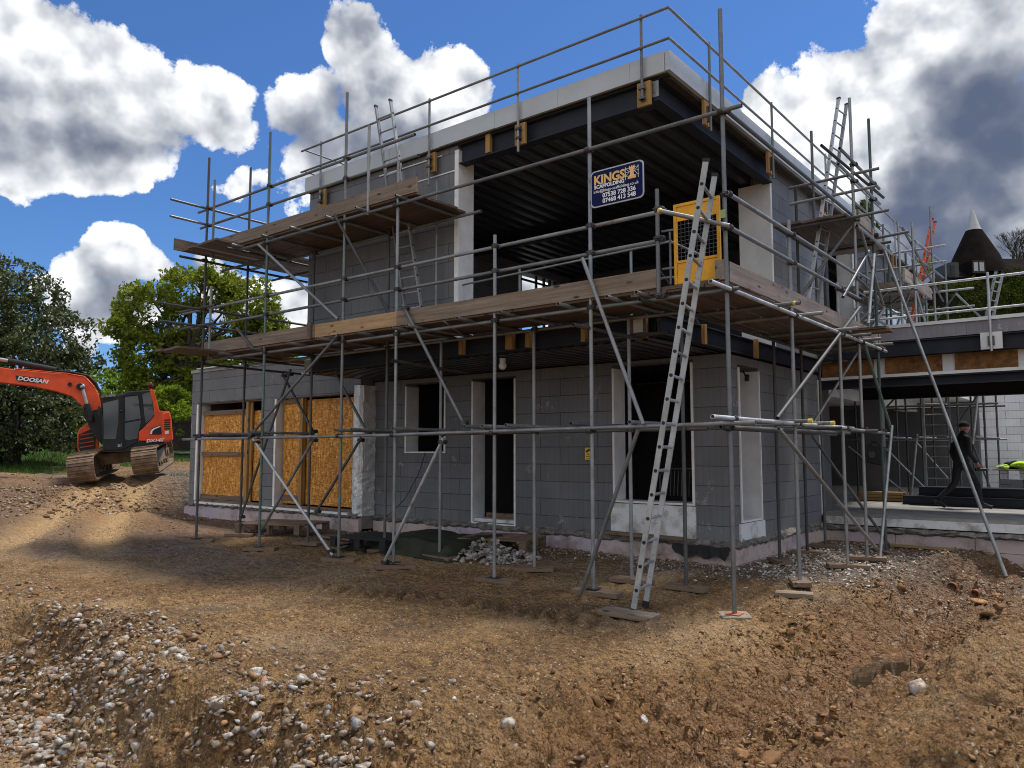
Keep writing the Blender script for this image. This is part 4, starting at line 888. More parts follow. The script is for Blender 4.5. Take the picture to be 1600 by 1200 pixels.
# right face ledgers
for z in (4.49, 4.12): tb('guard_rail_tube', (.048, -.05, z), (.048, 5.2, z), 'galv')
tb('guard_rail_tube', (.048, 4.9, 4.45), (-.1, 6.9, 4.43), 'galv')
tb('ledger', (.05, -.52, 3.44), (.05, 6.6, 3.44), 'galv_bright'); tb('ledger', (-.95, -.2, 3.43), (-.95, 6.9, 3.43), 'galv_dark')
tb('ledger', (.05, -.05, 5.42), (.05, 5.2, 5.42)); tb('ledger', (.05, 5.05, 5.30), (.05, 7.3, 5.30), 'galv')
tb('ledger', (.052, -.55, 2.06), (.052, 4.4, 2.06), 'galv_bright'); tb('ledger', (.052, 4.2, 2.04), (.052, 6.55, 2.02)); tb('ledger', (-.95, 1.2, 2.02), (-.95, 7.0, 2.02), 'galv_dark'); tb('ledger', (-.06, -.1, 1.97), (-.06, 4.6, 1.99), 'galv_dark')
for y in (1.36, 2.22, 3.79, 4.53, 5.12, 5.84): tb('transom', (-1.05, y, 3.47), (.33, y, 3.47), 'galv')
capm = simple('yellow_tube_cap', (.70, .52, .10), .5, 0, .05)
for y in (1.80, 2.69):
    tb('transom', (-1.0, y, 2.085), (.25, y, 2.085), 'galv'); MB().tube((.235, y, 2.085), (.285, y, 2.085), .029, n=12).build('end_cap', capm, scaf)
for y in (3.11, 5.0): tb('transom', (-1.0, y, 2.03), (.25, y, 2.03), 'galv_dark')
MB().ball((.26, 1.36, 3.47), .03, .03, .03).build('end_cap', capm, scaf)
for z, x1 in ((6.16, .40), (5.88, .33)): tb('guard_rail_tube', (-1.02, 5.1, z), (x1, 5.1, z+.02))
tb('guard_rail_tube', (.05, 4.25, 6.33), (.05, 6.6, 6.33)); tb('guard_rail_tube', (.05, 4.15, 6.05), (.05, 6.6, 6.05)); tb('guard_rail_tube', (-.35, 4.7, 6.62), (.08, 6.75, 6.20), 'galv_dark')
tb('transom', (-.1, 4.95, 5.42), (.55, 4.95, 5.44)); tb('transom', (-.3, 6.3, 5.36), (.55, 6.3, 5.4)); tb('transom', (-1.0, 4.7, 5.35), (.2, 4.7, 5.35), 'galv_dark'); tb('transom', (-1.0, 6.6, 5.35), (.2, 6.6, 5.35), 'galv_dark')
# ladder tie tube near the gate
tie = tb('ladder_tie_tube', (-.62, -.30, 4.36), (.10, -.12, 4.10)); MB().ball((-.63, -.285, 4.365), .034, .034, .034).build('end_cap', capm, scaf)
# braces (a = foot end, b = head end)
BR = [((-8.83, -.09, 1.94), (-6.40, -.09, 3.55), 'galv'), ((-8.66, -.09, 1.93), (-6.43, -.09, .12), 'galv_bright'), ((-8.62, .07, .30), (-7.15, .07, 1.95), 'galv'),
      ((-10.50, .85, .35), (-8.95, .85, 3.25), 'galv_dark'), ((-9.40, .99, 3.20), (-8.40, 1.0, 2.05), 'galv_dark'), ((-7.80, .99, 3.10), (-6.9, 1.0, 2.0), 'galv_dark'),
      ((-8.10, .84, .62), (-6.9, .84, 1.95), 'galv_dark'), ((-5.28, -.10, .06), (-4.08, -.10, 1.90), 'galv_bright'), ((-4.92, -.10, 3.85), (-3.68, -.10, 2.05), 'galv'),
      ((-1.78, -.10, 4.05), (-.98, -.10, 2.02), 'galv'), ((-1.05, -.10, 1.95), (-1.86, -.12, -.02), 'galv'), ((-8.65, -.10, 5.38), (-6.40, -.10, 3.80), 'galv'),
      ((-6.55, -.09, 5.52), (-5.50, .4, 3.55), 'galv_dark'), ((-9.30, -.08, 3.95), (-8.75, -.06, 3.50), 'galv_dark'),
      ((.10, 1.15, 1.98), (.10, 5.62, .05), 'galv'), ((.10, 1.12, 2.1), (.10, 4.85, 3.95), 'galv_dark'), ((-.90, 5.3, 2.05), (.06, 6.60, 4.20), 'galv'),
      ((.14, 6.40, 5.15), (1.86, 4.75, .02), 'galv'), ((-.90, 5.5, 1.98), (.04, 6.4, .12), 'galv_dark'), ((.15, 6.35, 2.15), (.15, 5.20, .02), 'galv'),
      ((.08, 5.1, 3.40), (.12, 6.40, 2.10), 'galv_green'), ((.10, 5.85, 5.0), (.10, 5.3, 3.75), 'galv_bright'), ((.08, 5.60, 5.0), (.06, 4.1, 4.0), 'galv'),
      ((-.90, 4.0, 3.62), (-.02, 5.0, 5.3), 'galv_dark'), ((.08, 5.15, 5.25), (.1, 6.3, 4.2), 'galv')]
for a, b, mt in BR: tb('brace', a, b, mt)
# couplers
for x, zt, _ in FRONT:
    for z in (1.96, 3.455, 4.13, 4.47, 5.41, 6.12, 6.46):
        if z < zt and not (x > -4.6 and z > 6) and not (x > -.7 and 4 < z < 5): coupler((x, 0, z), (0, -1, 0) if z in (1.96, 5.41) else (0, 1, 0))
for x, zt in INNER:
    for z in (1.99, 3.455, 5.41):
        if z < zt: coupler((x, .94, z), (0, 1, 0))
for x, y, zt, _ in SIDE:
    for z in (2.06, 3.44, 4.12, 4.49, 5.42, 6.05, 6.33):
        if z < zt and not (y > 5.5 and 4 < z < 5): coupler((x, y, z), (1, 0, 0))
for p in ((0, 0, 2.06), (0, 0, 3.44), (0, 0, 4.12), (0, 0, 4.49), (0, 0, 5.42), (-.79, -.045, 4.13), (-.79, -.045, 4.47), (-.79, -.045, 3.47)): coupler(p, (1, 0, 0))
for a, b, mt in BR[:12]: coupler((Vector(a) + (Vector(b)-Vector(a))*.03), (0, 1, 0)); coupler((Vector(b) - (Vector(b)-Vector(a))*.03), (0, 1, 0))
# boards
def boards(z, segs, lanes, axis, mat, name='scaffold_board'):
    r = random.Random(int(z*10)+len(segs))
    for (a, b) in segs:
        for l in lanes:
            j = r.uniform(-.04, .04); dz = r.uniform(0, .012)
            q = MB()
            if axis == 'x': q.box(a+j, b+j-.012, l, l+.222, z+dz, z+.038+dz)
            else: q.box(l, l+.222, a+j, b+j-.012, z+dz, z+.038+dz)
            q.build(name, M_[mat], scaf)
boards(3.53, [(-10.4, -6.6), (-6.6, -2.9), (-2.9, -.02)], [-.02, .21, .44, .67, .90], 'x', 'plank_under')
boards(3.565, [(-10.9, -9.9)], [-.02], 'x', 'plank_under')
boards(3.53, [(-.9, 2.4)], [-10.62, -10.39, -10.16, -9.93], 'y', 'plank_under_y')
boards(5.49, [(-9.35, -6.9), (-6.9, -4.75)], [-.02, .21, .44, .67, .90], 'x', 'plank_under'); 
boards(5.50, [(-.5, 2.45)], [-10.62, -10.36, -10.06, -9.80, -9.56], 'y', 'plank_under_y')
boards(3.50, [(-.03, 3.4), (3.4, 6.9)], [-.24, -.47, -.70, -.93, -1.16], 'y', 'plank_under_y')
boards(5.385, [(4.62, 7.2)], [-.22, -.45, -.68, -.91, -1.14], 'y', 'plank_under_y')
def toe(x0, x1, z, mat, y=-.03, h=.215, name='toe_board'): return MB().box(x0, x1-.006, y-.019, y+.019, z, z+h).build(name, M_[mat], scaf)
toe(-10.45, -7.05, 3.575, 'plank_pink'); toe(-7.05, -5.10, 3.57, 'plank_pale'); toe(-5.10, -.80, 3.565, 'plank_x', h=.22)
toe(-10.0, -6.9, 5.53, 'plank_pink'); toe(-6.9, -5.13, 5.53, 'plank_pink'); toe(-5.13, -4.72, 5.525, 'plank_x', h=.23)
MB().box(-10.69, -10.65, -.6, 2.4, 5.52, 5.74).build('toe_board', M_['plank_under_y'], scaf)
MB().box(-.022, .016, .06, 3.62, 3.545, 3.765).build('toe_board', M_['plank_y'], scaf); MB().box(-.022, .016, 3.63, 6.4, 3.54, 3.755).build('toe_board', M_['plank_y'], scaf)
MB().box(-.12, -.005, -.02, .02, 3.56, 3.78).build('toe_board', M_['plank_y'], scaf)
MB().box(-.03, .01, 5.35, 6.1, 5.43, 5.66).build('toe_board', M_['plank_y'], scaf); MB().box(-.02, .02, 6.15, 6.8, 5.30, 5.53).build('toe_board', M_['plank_y'], scaf)
MB().box(-.2, .55, 4.7, 4.93, 3.52, 3.56).box(-.2, .5, 4.66, 4.88, 3.565, 3.60).build('loose_board_end', M_['plank_under'], scaf)
MB().box(-7.22, -7.12, -.085, -.05, 3.56, 3.83).build('board_cleat', M_['plank_under'], scaf)
# inner edge guard rail along the open first floor
ig = thing('edge_guard_rail', 'thin double guard rail on short posts along the open edge of the first floor room', 'guard rail', (-2.9, 1.3, 3.5))
for x in (-1.93, -3.87, -5.6): MB().tube((x, 1.33, 3.5), (x, 1.33, 4.50), .020).build('post', M_['galv'], ig)
for z in (4.46,): MB().tube((-5.9, 1.30, z-.08), (-1.3, 1.30, z+.02), .016).build('rail', M_['galv'], ig)
MB().tube((-1.3, 1.30, 4.47), (-1.3, 5.2, 4.47), .016).build('rail', M_['galv'], ig); MB().tube((-1.3, 1.30, 4.0), (-1.3, 5.2, 4.0), .016).build('rail', M_['galv'], ig)
MB().tube((-1.3, 1.30, 4.0), (-2.2, 1.30, 4.0), .016).build('rail', M_['galv'], ig)
MB().tube((-3.3, 2.3, 3.5), (-2.2, 2.6, 4.5), .014).build('stay', M_['galv_dark'], ig); MB().tube((-2.2, 2.6, 4.5), (-1.9, 3.6, 3.6), .014).build('stay', M_['galv_dark'], ig)

# sole boards and base plates under the standards
def sole(x, y, L, w_, rz, lbl, mat='timber_old', plate=True):
    q = MB().box(-L/2, L/2, -w_/2, w_/2, -.02, .035); o = q.build('sole_board', M_[mat], loc=(x, y, gnd(x, y)+.03), bevel=.004)
    o.rotation_euler = (rnd.uniform(-.03, .03), rnd.uniform(-.03, .03), rz); tag(o, lbl, 'sole board', 'timber sole boards under the scaffold'); return o
so1 = sole(0, 0, .30, .29, .6, 'square pale sole board under the tall corner standard', 'plank_y')
sole(-.76, -.84, .60, .24, .05, 'long pale sole board under the feet of the long ladder', 'plank_x')
LB = [(-1.73, 'dark wet sole board under the standard and raking tube left of the long ladder'), (-3.25, 'brown sole board under the short standard beside the grey concrete heap'), (-5.16, 'brown sole board under the standard at the bright raking tube by the green tarp'),
      (-6.40, 'grey brown sole board where the brightest diagonal tube lands'), (-8.53, 'sole board under the green stained standard in front of the small pallet'), (-10.58, 'sole board under the outermost standard by the left garage opening')]
for (x, l), a in zip(LB, (.15, .1, .9, .35, .55, .75)): sole(x + .05, 0, .58, .21, a, l)
LB = [(-1.75, 'sole board behind the long ladder close to the ledge'), (-3.30, 'tilted dark sole board right of the concrete heap'), (-5.13, 'sole board half under the green tarp stack'),
      (-6.38, 'sole board beside the left end of the green tarp stack'), (-8.42, 'sole board near the second boarded garage opening'), (-10.60, 'sole board in front of the first boarded garage opening')]
for (x, l), a in zip(LB, (.1, .5, .0, .3, .25, .5)): sole(x, .93, .55, .21, a, l)
for (x, y, zt, _), l, a in zip(SIDE, ('long brown sole board under the second standard along the right face', 'chunky sole board on the white hardcore under the third outer standard', 'dark sole board behind the third outer standard on the right', 'thick sole board under the green tube at the far end of the right face'), (2.0, .5, .2, 2.3)): sole(x, y, .55, .22, a, l)
for (x, y, zt), l, a in zip(SIN, ('dark sole board against the pink foundation under the inner standard', 'sole board in the white hardcore by the inner side standard', 'small sole board in the inner corner of house and wing', 'thin sole board tucked behind the tall corner standard'), (2.3, .2, .0, .1)): sole(x, y, .5, .21, a, l)
q = MB().box(-.21, .21, -.1, .1, -.02, .035).build('timber_block', M_['plank_x'], loc=(.12, 1.45, gnd(.12, 1.45)+.02), bevel=.004); q.rotation_euler = (0, 0, .3); tag(q, 'short loose timber block lying below the second sole board on the right', 'timber block')
MB().box(-.075, .075, -.075, .075, 0, .008).build('base_plate', M_['pipe'], scaf, loc=(0, 0, gnd(0, 0)+.067))
for x, zt, _ in FRONT[1:]: MB().box(-.075, .075, -.075, .075, 0, .008).build('base_plate', M_['coupler'], scaf, loc=(x, 0, gnd(x, 0)+.067))

# ------------------------------------------------------------------ ladders
def ladder(a, b, width, side, nr, label, mat='alu', rr=.017, rw=.030, rh=.058, holes=True, rmat=None):
    """a, b: foot and head of the centre line; side: direction of the rungs"""
    a = Vector(a); b = Vector(b); s_ = Vector(side).normalized(); d = (b-a).normalized(); nrm = s_.cross(d).normalized()
    t = thing('ladder', label, 'ladder', a)
    for k in (-1, 1):
        rl = MB().obox(a + s_*k*width/2, b + s_*k*width/2, rw, rh, up=nrm).build('rail', M_[mat], t, bevel=.004)
        MB().obox(a + s_*k*width/2 - d*.02, a + s_*k*width/2 + d*.05, rw+.008, rh+.010, up=nrm).build('foot', M_['black_rubber'], rl)
        MB().obox(b + s_*k*width/2 - d*.03, b + s_*k*width/2 + d*.008, rw+.006, rh+.008, up=nrm).build('end_cap', M_['black_rubber'], rl)
    L = (b-a).length
    for i in range(nr):
        p = a + d*(.24 + (L-.5)*i/(nr-1)); q = MB().tube(p - s_*(width/2 - .0), p + s_*(width/2 - .0), rr, n=8)
        for k in (-1, 1): q.tube(p + s_*k*(width/2+.013), p + s_*k*(width/2+.0175), .019, n=10, mi=1)
        q.build('rung', [M_[rmat or mat], M_['black_rubber']], t)
    return t
ladder((-.83, -.51, .06), (.005, -.35, 4.70), .47, (-.23, .97, 0), 18, 'long aluminium ladder leaning at the front corner from the ground past the yellow gate')
ladder((-5.68, .95, 3.56), (-6.50, .86, 7.72), .37, (1, 0, 0), 15, 'aluminium ladder rising from the first deck to the upper left platform', rr=.014)
ladder((-.52, 4.30, 3.55), (-.42, 6.28, 7.95), .34, (.12, 1, 0), 16, 'aluminium ladder standing against the upper platform on the right face', rr=.014)
# label on the long ladder rail
tagm = MB(); tagm.obox((-.98+.03, -.385, .78), (-.98+.085, -.372, 1.22), .022, .003, up=(0, -1, .1)); 
# ------------------------------------------------------------------ scaffold company sign
sg = thing('company_sign', 'navy scaffolding company sign with gold and white lettering hung on the front scaffold', 'sign', (-1.30, -.06, 4.87))
A_, B_ = Vector((-1.665, -.075, 4.655)), Vector((-.950, -.075, 5.095))
def rrect(x0, x1, z0, z1, r, y, n=6):
    pts = []
    for cx, cz, a0 in ((x1-r, z1-r, 0), (x0+r, z1-r, 90), (x0+r, z0+r, 180), (x1-r, z0+r, 270)):
        for k in range(n+1): a = math.radians(a0 + 90*k/n); pts.append((cx + r*math.cos(a), y, cz + r*math.sin(a)))
    return pts
MB().prism(rrect(-1.672, -.943, 4.648, 5.102, .06, -.060), (0, -.010, 0)).build('sign_frame', M_['sign_edge'], sg)
MB().prism(rrect(-1.655, -.960, 4.665, 5.085, .05, -.0702), (0, -.006, 0)).build('sign_face', M_['navy'], sg)
def TM(x, z, y=-.0785): return Matrix.Translation((x, y, z)) @ Matrix.Rotation(PI/2, 4, 'X')
FACE = [o for o in sg.children if o.name.startswith('sign_face')][0]
text_part('sign_lettering', 'KINGS', .150, M_['gold'], TM(-1.62, 4.93), FACE, .0055, .001, 1.0)
text_part('sign_lettering', 'SCAFFOLDING', .062, M_['cream'], TM(-1.615, 4.875), FACE, .002, .001, 1.02)
text_part('sign_lettering', 'info@kings-scaffolding.co.uk', .052, M_['cream'], TM(-1.625, 4.822), FACE, 0, .001, 1.04)
text_part('sign_lettering', '07538 728 336', .075, M_['cream'], TM(-1.50, 4.752), FACE, .0016, .001, 1.0)
text_part('sign_lettering', '07468 413 548', .075, M_['cream'], TM(-1.50, 4.685), FACE, .0016, .001, 1.0)
lg = MB(); cx, cz = -1.095, 4.90; y = -.0765
rook = [(-.055,0),(.055,0),(.055,.022),(.04,.03),(.026,.045),(.022,.10),(.038,.108),(.038,.155),(.022,.155),(.022,.14),(.009,.14),(.009,.155),(-.009,.155),(-.009,.14),(-.022,.14),(-.022,.155),(-.038,.155),(-.038,.108),(-.022,.10),(-.026,.045),(-.04,.03),(-.055,.022)]
lg.prism([(cx+a, y, cz+b) for a, b in rook], (0, -.002, 0), 0)
for k in (-1, 1): lg.obox((cx+k*.085, y-.003, cz-.005), (cx+k*.085, y-.003, cz+.15), .005, .002, up=(0,1,0), mi=1)
for b in (.035, .085, .13): lg.obox((cx-.095, y-.003, cz+b), (cx+.095, y-.003, cz+b), .002, .004, mi=1)
for k in (-1, 1):
    lg.obox((cx+k*.085, y-.003, cz+.035), (cx+k*.03, y-.003, cz+.085), .002, .004, mi=1); lg.obox((cx+k*.03, y-.003, cz+.085), (cx+k*.085, y-.003, cz+.13), .002, .004, mi=1)
lg.build('rook_emblem', [M_['gold'], M_['cream']], sg)
MB().obox((-1.70, -.03, 5.02), (-1.66, -.06, 5.02), .02, .03).obox((-1.70, -.03, 4.74), (-1.66, -.06, 4.74), .02, .03).build('clip', M_['coupler'], sg)
# warning sign on the ground floor wall
wsg = thing('warning_sign', 'small yellow camera warning sign fixed to the grey ground floor wall', 'sign', (-3.92, GW-.03, 1.66))
MB().box(-4.0, -3.83, GW-.030, GW-.022, 1.575, 1.78).build('sign_plate', M_['yellow_sign'], wsg, bevel=.004)
q = MB(); yy = GW-.031
q.obox((-3.975, yy, 1.715), (-3.90, yy, 1.748), .004, .032, mi=0); q.obox((-3.90, yy, 1.725), (-3.865, yy, 1.74), .004, .02); q.obox((-3.95, yy, 1.715), (-3.95, yy, 1.69), .012, .004); q.build('camera_pictogram', M_['black_metal'], wsg)
text_part('sign_lettering', 'CCTV', .034, M_['black_metal'], TM(-3.963, 1.655, yy), wsg, .001, .0008, 1.25)
text_part('sign_lettering', 'IN OPERATION', .016, M_['black_metal'], TM(-3.975, 1.625, yy), wsg, .0003, .0008, 1.15)
MB().box(-3.97, -3.86, yy-.001, yy, 1.600, 1.606).box(-3.97, -3.86, yy-.001, yy, 1.588, 1.593).build('small_print', M_['black_metal'], wsg)
# yellow ladder safety gate
gt = thing('safety_gate', 'yellow steel ladder gate with wire mesh panel at the top of the long ladder', 'gate', (-.38, .03, 3.6))
gx0, gx1, gz0, gz1, gy = -.655, -.10, 3.60, 4.53, .10
q = MB().box(gx0, gx0+.035, gy-.02, gy+.02, gz0, gz1).box(gx1-.035, gx1, gy-.02, gy+.02, gz0, gz1).box(gx0+.036, gx1-.036, gy-.018, gy+.018, gz1-.035, gz1).box(gx0+.036, gx1-.036, gy-.018, gy+.018, gz0, gz0+.035).box(gx0+.036, gx1-.036, gy-.018, gy+.018, gz0+.24, gz0+.27)
q.build('frame', M_['yellow'], gt, bevel=.004)
MB().box(gx0+.036, gx1-.036, gy-.006, gy+.006, gz1-.20, gz1-.036).build('top_plate', M_['yellow'], gt); MB().box(gx0+.036, gx1-.036, gy-.006, gy+.006, gz0+.036, gz0+.239).build('kick_plate', M_['yellow'], gt)
q = MB(); n = 10
for k in range(1, n): x = gx0+.036 + (gx1-gx0-.072)*k/n; q.tube((x, gy, gz0+.27), (x, gy, gz1-.2), .0035, n=5)
for k in range(1, 10): z = gz0+.27 + (gz1-.2-gz0-.27)*k/10; q.tube((gx0+.03, gy+.004, z), (gx1-.03, gy+.004, z), .0035, n=5)
q.build('wire_mesh', M_['galv_dark'], gt)
MB().tube((gx0-.045, gy-.02, 3.62), (gx0-.045, gy-.02, 4.22), .014, n=8).obox((gx0-.14, gy-.04, 3.80), (gx0, gy-.02, 3.80), .02, .02).obox((gx0-.14, gy-.04, 4.24), (gx0, gy-.02, 4.24), .02, .02).build('hinge_bar', M_['galv'], gt)
tgb = MB().box(-.025, .03, -.062, -.052, 4.22, 4.31).build('inspection_tag', [simple('pale_green_tag', (.35, .45, .16), .5)], None); tag(tgb, 'small pale green inspection tag holder on the corner standard beside the gate', 'tag holder')
# ------------------------------------------------------------------ courtyard scaffold seen through the wing
cs = thing('courtyard_scaffold', 'dark scaffold standing in the courtyard behind the open wing', 'scaffold', (-.6, 14, .55))
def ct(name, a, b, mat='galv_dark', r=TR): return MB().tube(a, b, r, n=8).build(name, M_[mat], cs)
for x in (-2.35, -1.75, -1.15, -.55, 0.0, .55):
    for y in (13.6, 14.9):
        ct('standard', (x + (.1 if y > 14 else 0), y, .56), (x + (.1 if y > 14 else 0), y, 4.6 if x < 0 else 4.2))
for y in (13.6, 14.9):
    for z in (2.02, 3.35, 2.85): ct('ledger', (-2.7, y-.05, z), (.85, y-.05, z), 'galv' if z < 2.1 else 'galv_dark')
for x, z in ((-2.0, 2.07), (-1.4, 2.07), (-.8, 2.07), (-.2, 2.07), (.4, 2.07)): ct('transom', (x, 13.2, z), (x, 15.3, z), 'galv')
for a, b, mt in (((-2.5, 13.4, 1.85), (-1.1, 13.4, .6), 'galv_bright'), ((-1.9, 13.5, 2.1), (-.75, 13.5, .8), 'galv_bright'), ((-1.25, 15.0, 2.0), (-.2, 15.0, .6), 'galv'), ((-.85, 13.3, 2.15), (-1.05, 13.3, .6), 'galv_bright'),
                 ((-2.4, 13.7, 2.0), (-1.2, 13.7, 3.3), 'galv_dark'), ((.45, 13.5, 3.0), (.30, 13.5, 1.9), 'galv_bright'), ((.25, 13.8, 1.9), (.65, 13.8, .6), 'galv_dark'), ((-.4, 15.0, 2.2), (.35, 15.0, 3.3), 'galv_dark')): ct('brace', a, b, mt)
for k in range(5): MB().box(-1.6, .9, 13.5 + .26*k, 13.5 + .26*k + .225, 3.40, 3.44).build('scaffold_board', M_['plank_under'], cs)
MB().box(-.2, .1, 13.47, 13.5, 3.44, 3.66).build('toe_board', M_['plank_x'], cs)
ladder((-.38, 13.1, .58), (-.38, 13.15, 4.4), .55, (1, 0, 0), 14, 'steel ladder standing in the courtyard scaffold behind the walking man', 'galv', .014, .04, .04)
# stack of building blocks with hi vis vests
bs = thing('block_stack', 'low stack of grey building blocks near the pale courtyard wall', 'block stack', (1.7, 12.3, .55))
r = random.Random(3)
for row, (z, h_) in enumerate(((.56, .10), (.67, .10), (.90, .10), (1.01, .10))):
    for k in range(4):
        x = .95 + .46*k; MB().box(x, x+.45, 12.1, 12.5, z, z+h_-.005).build('block', M_['icf_blue'], bs)
for k in range(5): x = .98 + .36*k; MB().box(x, x+.13, 12.12, 12.5, 1.12, 1.30).build('block', M_['white_block'], bs)
MB().box(.85, 2.8, 12.05, 12.55, 1.305, 1.33).build('top_board', M_['concrete'], bs)
def cloth_heap(name, c, rx, ry, rz, mat, label, cat, seed):
    v, f = I2.copy(), F2_; r = np.random.RandomState(seed)
    import bmesh
    v3 = []
    for p in v:
        n = noise.noise(Vector(p)*2.3 + Vector((seed, 0, 0)))*.95 + noise.noise(Vector(p)*5 + Vector((0, seed, 0)))*.5
        v3.append((p[0]*rx*(1+n), p[1]*ry*(1+n), p[2]*rz*(1+n)))
    mb = MB(); mb.add(v3, [tuple(q) for q in f], 0, True); o = mb.build(name, M_[mat], loc=c); ss = o.modifiers.new('s', 'SUBSURF'); ss.levels = 1; ss.render_levels = 1; return tag(o, label, cat)
v1 = cloth_heap('hi_vis_vest', (1.42, 12.3, 1.41), .24, .17, .085, 'hivis', 'crumpled bright yellow hi vis vest on top of the block stack, the larger one', 'vest', 3)
v2 = cloth_heap('hi_vis_vest', (1.02, 12.28, 1.38), .14, .12, .06, 'hivis', 'smaller yellow hi vis vest at the left end of the block stack beside black clothing', 'vest', 7)
for o, zz in ((v1, 1.44), (v2, 1.39)):
    q = MB().tube((o.location.x-.11, 12.16, zz-.02), (o.location.x+.11, 12.14, zz+.03), .014, n=6).build('reflective_band', M_['cream'], o)
cloth_heap('black_jacket', (1.22, 12.4, 1.41), .16, .13, .10, 'cloth', 'black jacket heaped between the hi vis vests on the block stack', 'jacket', 9)
# steel sections on the slab
sb = thing('steel_beam_stack', 'stack of long dark navy steel beams lying on the slab behind the walking man', 'beam stack', (1.4, 11.4, .56))
for k in range(4): ibeam((-.75 + .12*k, 11.05 + .22*k, .66 + .0*k), (5.2, 11.05 + .22*k, .66), .19, .15).build('steel_beam', M_['steel_blue'], sb)
for k in range(3): ibeam((-.45 + .1*k, 11.2 + .22*k, .86), (5.3, 11.2 + .22*k, .86), .18, .15).build('steel_beam', M_['steel_blue'], sb)
tp = thing('timber_pack', 'small pack of sawn timber on the slab inside the open wing, beside the dark pier', 'timber stack', (-1.3, 12.3, .55))
for k in range(3):
    for j in range(4): MB().box(-1.9, -.95 + .06*((k+j) % 2), 11.9 + .12*j, 12.0 + .12*j, .57+.07*k, .63+.07*k).build('plank', M_['timber_x'], tp)
sk = thing('black_equipment_case', 'black boxy site equipment hanging on the scaffold at the open wing', 'equipment case', (-.5, 7.2, 1.75))
M1 = Matrix.Translation((-.30, 6.95, 1.66)) @ Matrix.Rotation(.18, 4, 'Y')
MB().box(-.17, .17, -.12, .12, -.16, .16).xform(M1).build('case_body', M_['black_metal'], sk, bevel=.02)
MB().path([(-.08, 0, .16), (-.06, 0, .22), (.06, 0, .22), (.08, 0, .16)], .012).xform(M1).build('handle', M_['black_rubber'], sk)
MB().tube((.0, -.125, 0), (.0, -.135, 0), .06).xform(M1).build('lid_badge', M_['galv_dark'], sk)
# green tarp over pallets
import bmesh
def tarp_mesh():
    mb = MB(); nx, ny = 34, 16; vs = []
    for j in range(ny+1):
        for i in range(nx+1):
            u, v = i/nx, j/ny; x = -7.35 + 2.55*u; y = .78 + 1.75*v
            prof = min(1, min(u, 1-u)*9, min(v, 1-v)*7)
            z = gz(x, y) + .02 + (.22 + .04*(u > .6) - .04*math.sin(9*u+2*v))*sst(0, 1, prof) + .012*noise.noise(Vector((x*4, y*4, 0)))
            vs.append((x, y, z))
    mb.add(vs, [(j*(nx+1)+i, j*(nx+1)+i+1, (j+1)*(nx+1)+i+1, (j+1)*(nx+1)+i) for j in range(ny) for i in range(nx)], 0, False); return mb
def pallet(loc, rz, label, L=1.2, W_=1.0, mat='timber_old', h=.13):
    t = thing('pallet', label, 'pallet', loc, rz); o = []
    def part(nm, q): p = q.build(nm, M_[mat]); p.parent = t; return p
    for k in range(6): part('slat', MB().box(-L/2, L/2, -W_/2 + k*(W_-.1)/5, -W_/2 + k*(W_-.1)/5 + .1, h, h+.02))
    for x in (-L/2, -.06, L/2-.12):
        q = MB()
        for y in (-W_/2, -.05, W_/2-.1): q.box(x, x+.12, y, y+.1, .02, h-.022)
        part('block_row', q); part('bearer', MB().box(x, x+.12, -W_/2, W_/2, h-.02, h-.002)); part('bottom_board', MB().box(x, x+.12, -W_/2, W_/2, 0, .018))
    return t
ta = math.radians(4)
pallet((-6.75, 1.10, gnd(-6.9, 1.1)+.06), .12, 'dark plastic pallet with its open end facing out under the green tarp', mat='black_rubber', h=.15)
pallet((-5.0, 2.3, gnd(-5.0, 2.3)+.05), .3, 'old pallet at the right end of the green tarp near the wall', h=.16)
tg = tarp_mesh().build('tarpaulin', M_['tarp']); tg.modifiers.new('t', 'SOLIDIFY').thickness = .01; tag(tg, 'dark green tarpaulin spread over low pallets against the house wall', 'tarpaulin')
pallet((-10.35, 1.75, gnd(-10.4, 1.7)+.06), .35, 'weathered grey brown wooden pallet on the ground below the second boarded opening', 1.5, 1.1, h=.17)
tag(MB().box(-.9, .9, -.12, .12, 0, .035).build('loose_plank', M_['timber_old'], loc=(-8.1, 1.7, gnd(-8.1, 1.7)+.02)), 'loose plank lying flat between the pallet and the green tarp', 'plank')
tag(MB().box(-.5, .5, -.1, .1, 0, .03).build('loose_plank', M_['timber_x'], loc=(.35, 7.15, gnd(.35, 7.15)+.02)), 'orange brown plank lying at the foot of the low wing', 'plank')
# clay drain pipes
for k, (x, y, l) in enumerate(((1.16, 4.95, 'left drain pipe end of the three clay pipes in the gully'), (1.44, 4.98, 'middle and smallest drain pipe end in the gully'), (1.69, 4.88, 'right drain pipe end in the gully, with an orange rim'))):
    rr = (.075, .060, .080)[k]; z = gnd(x, y-.15) + rr*.8; n = 20; mb = MB(); a = Vector((x, y, z)); d = Vector((.10, 1, .02)).normalized(); s1 = d.orthogonal().normalized(); s2 = d.cross(s1); vs = []
    for (dd, q) in ((.6, rr), (0, rr), (0, rr*.84), (.6, rr*.84)): vs += [a + d*dd + s1*q*math.cos(2*PI*i/n) + s2*q*math.sin(2*PI*i/n) for i in range(n)]
    mb.add(vs, [(j*n+i, j*n+(i+1) % n, (j+1)*n+(i+1) % n, (j+1)*n+i) for j in range(3) for i in range(n)], 0, True)
    tag(mb.build('drain_pipe', M_['pipe']), l, 'drain pipe', 'clay drain pipes')
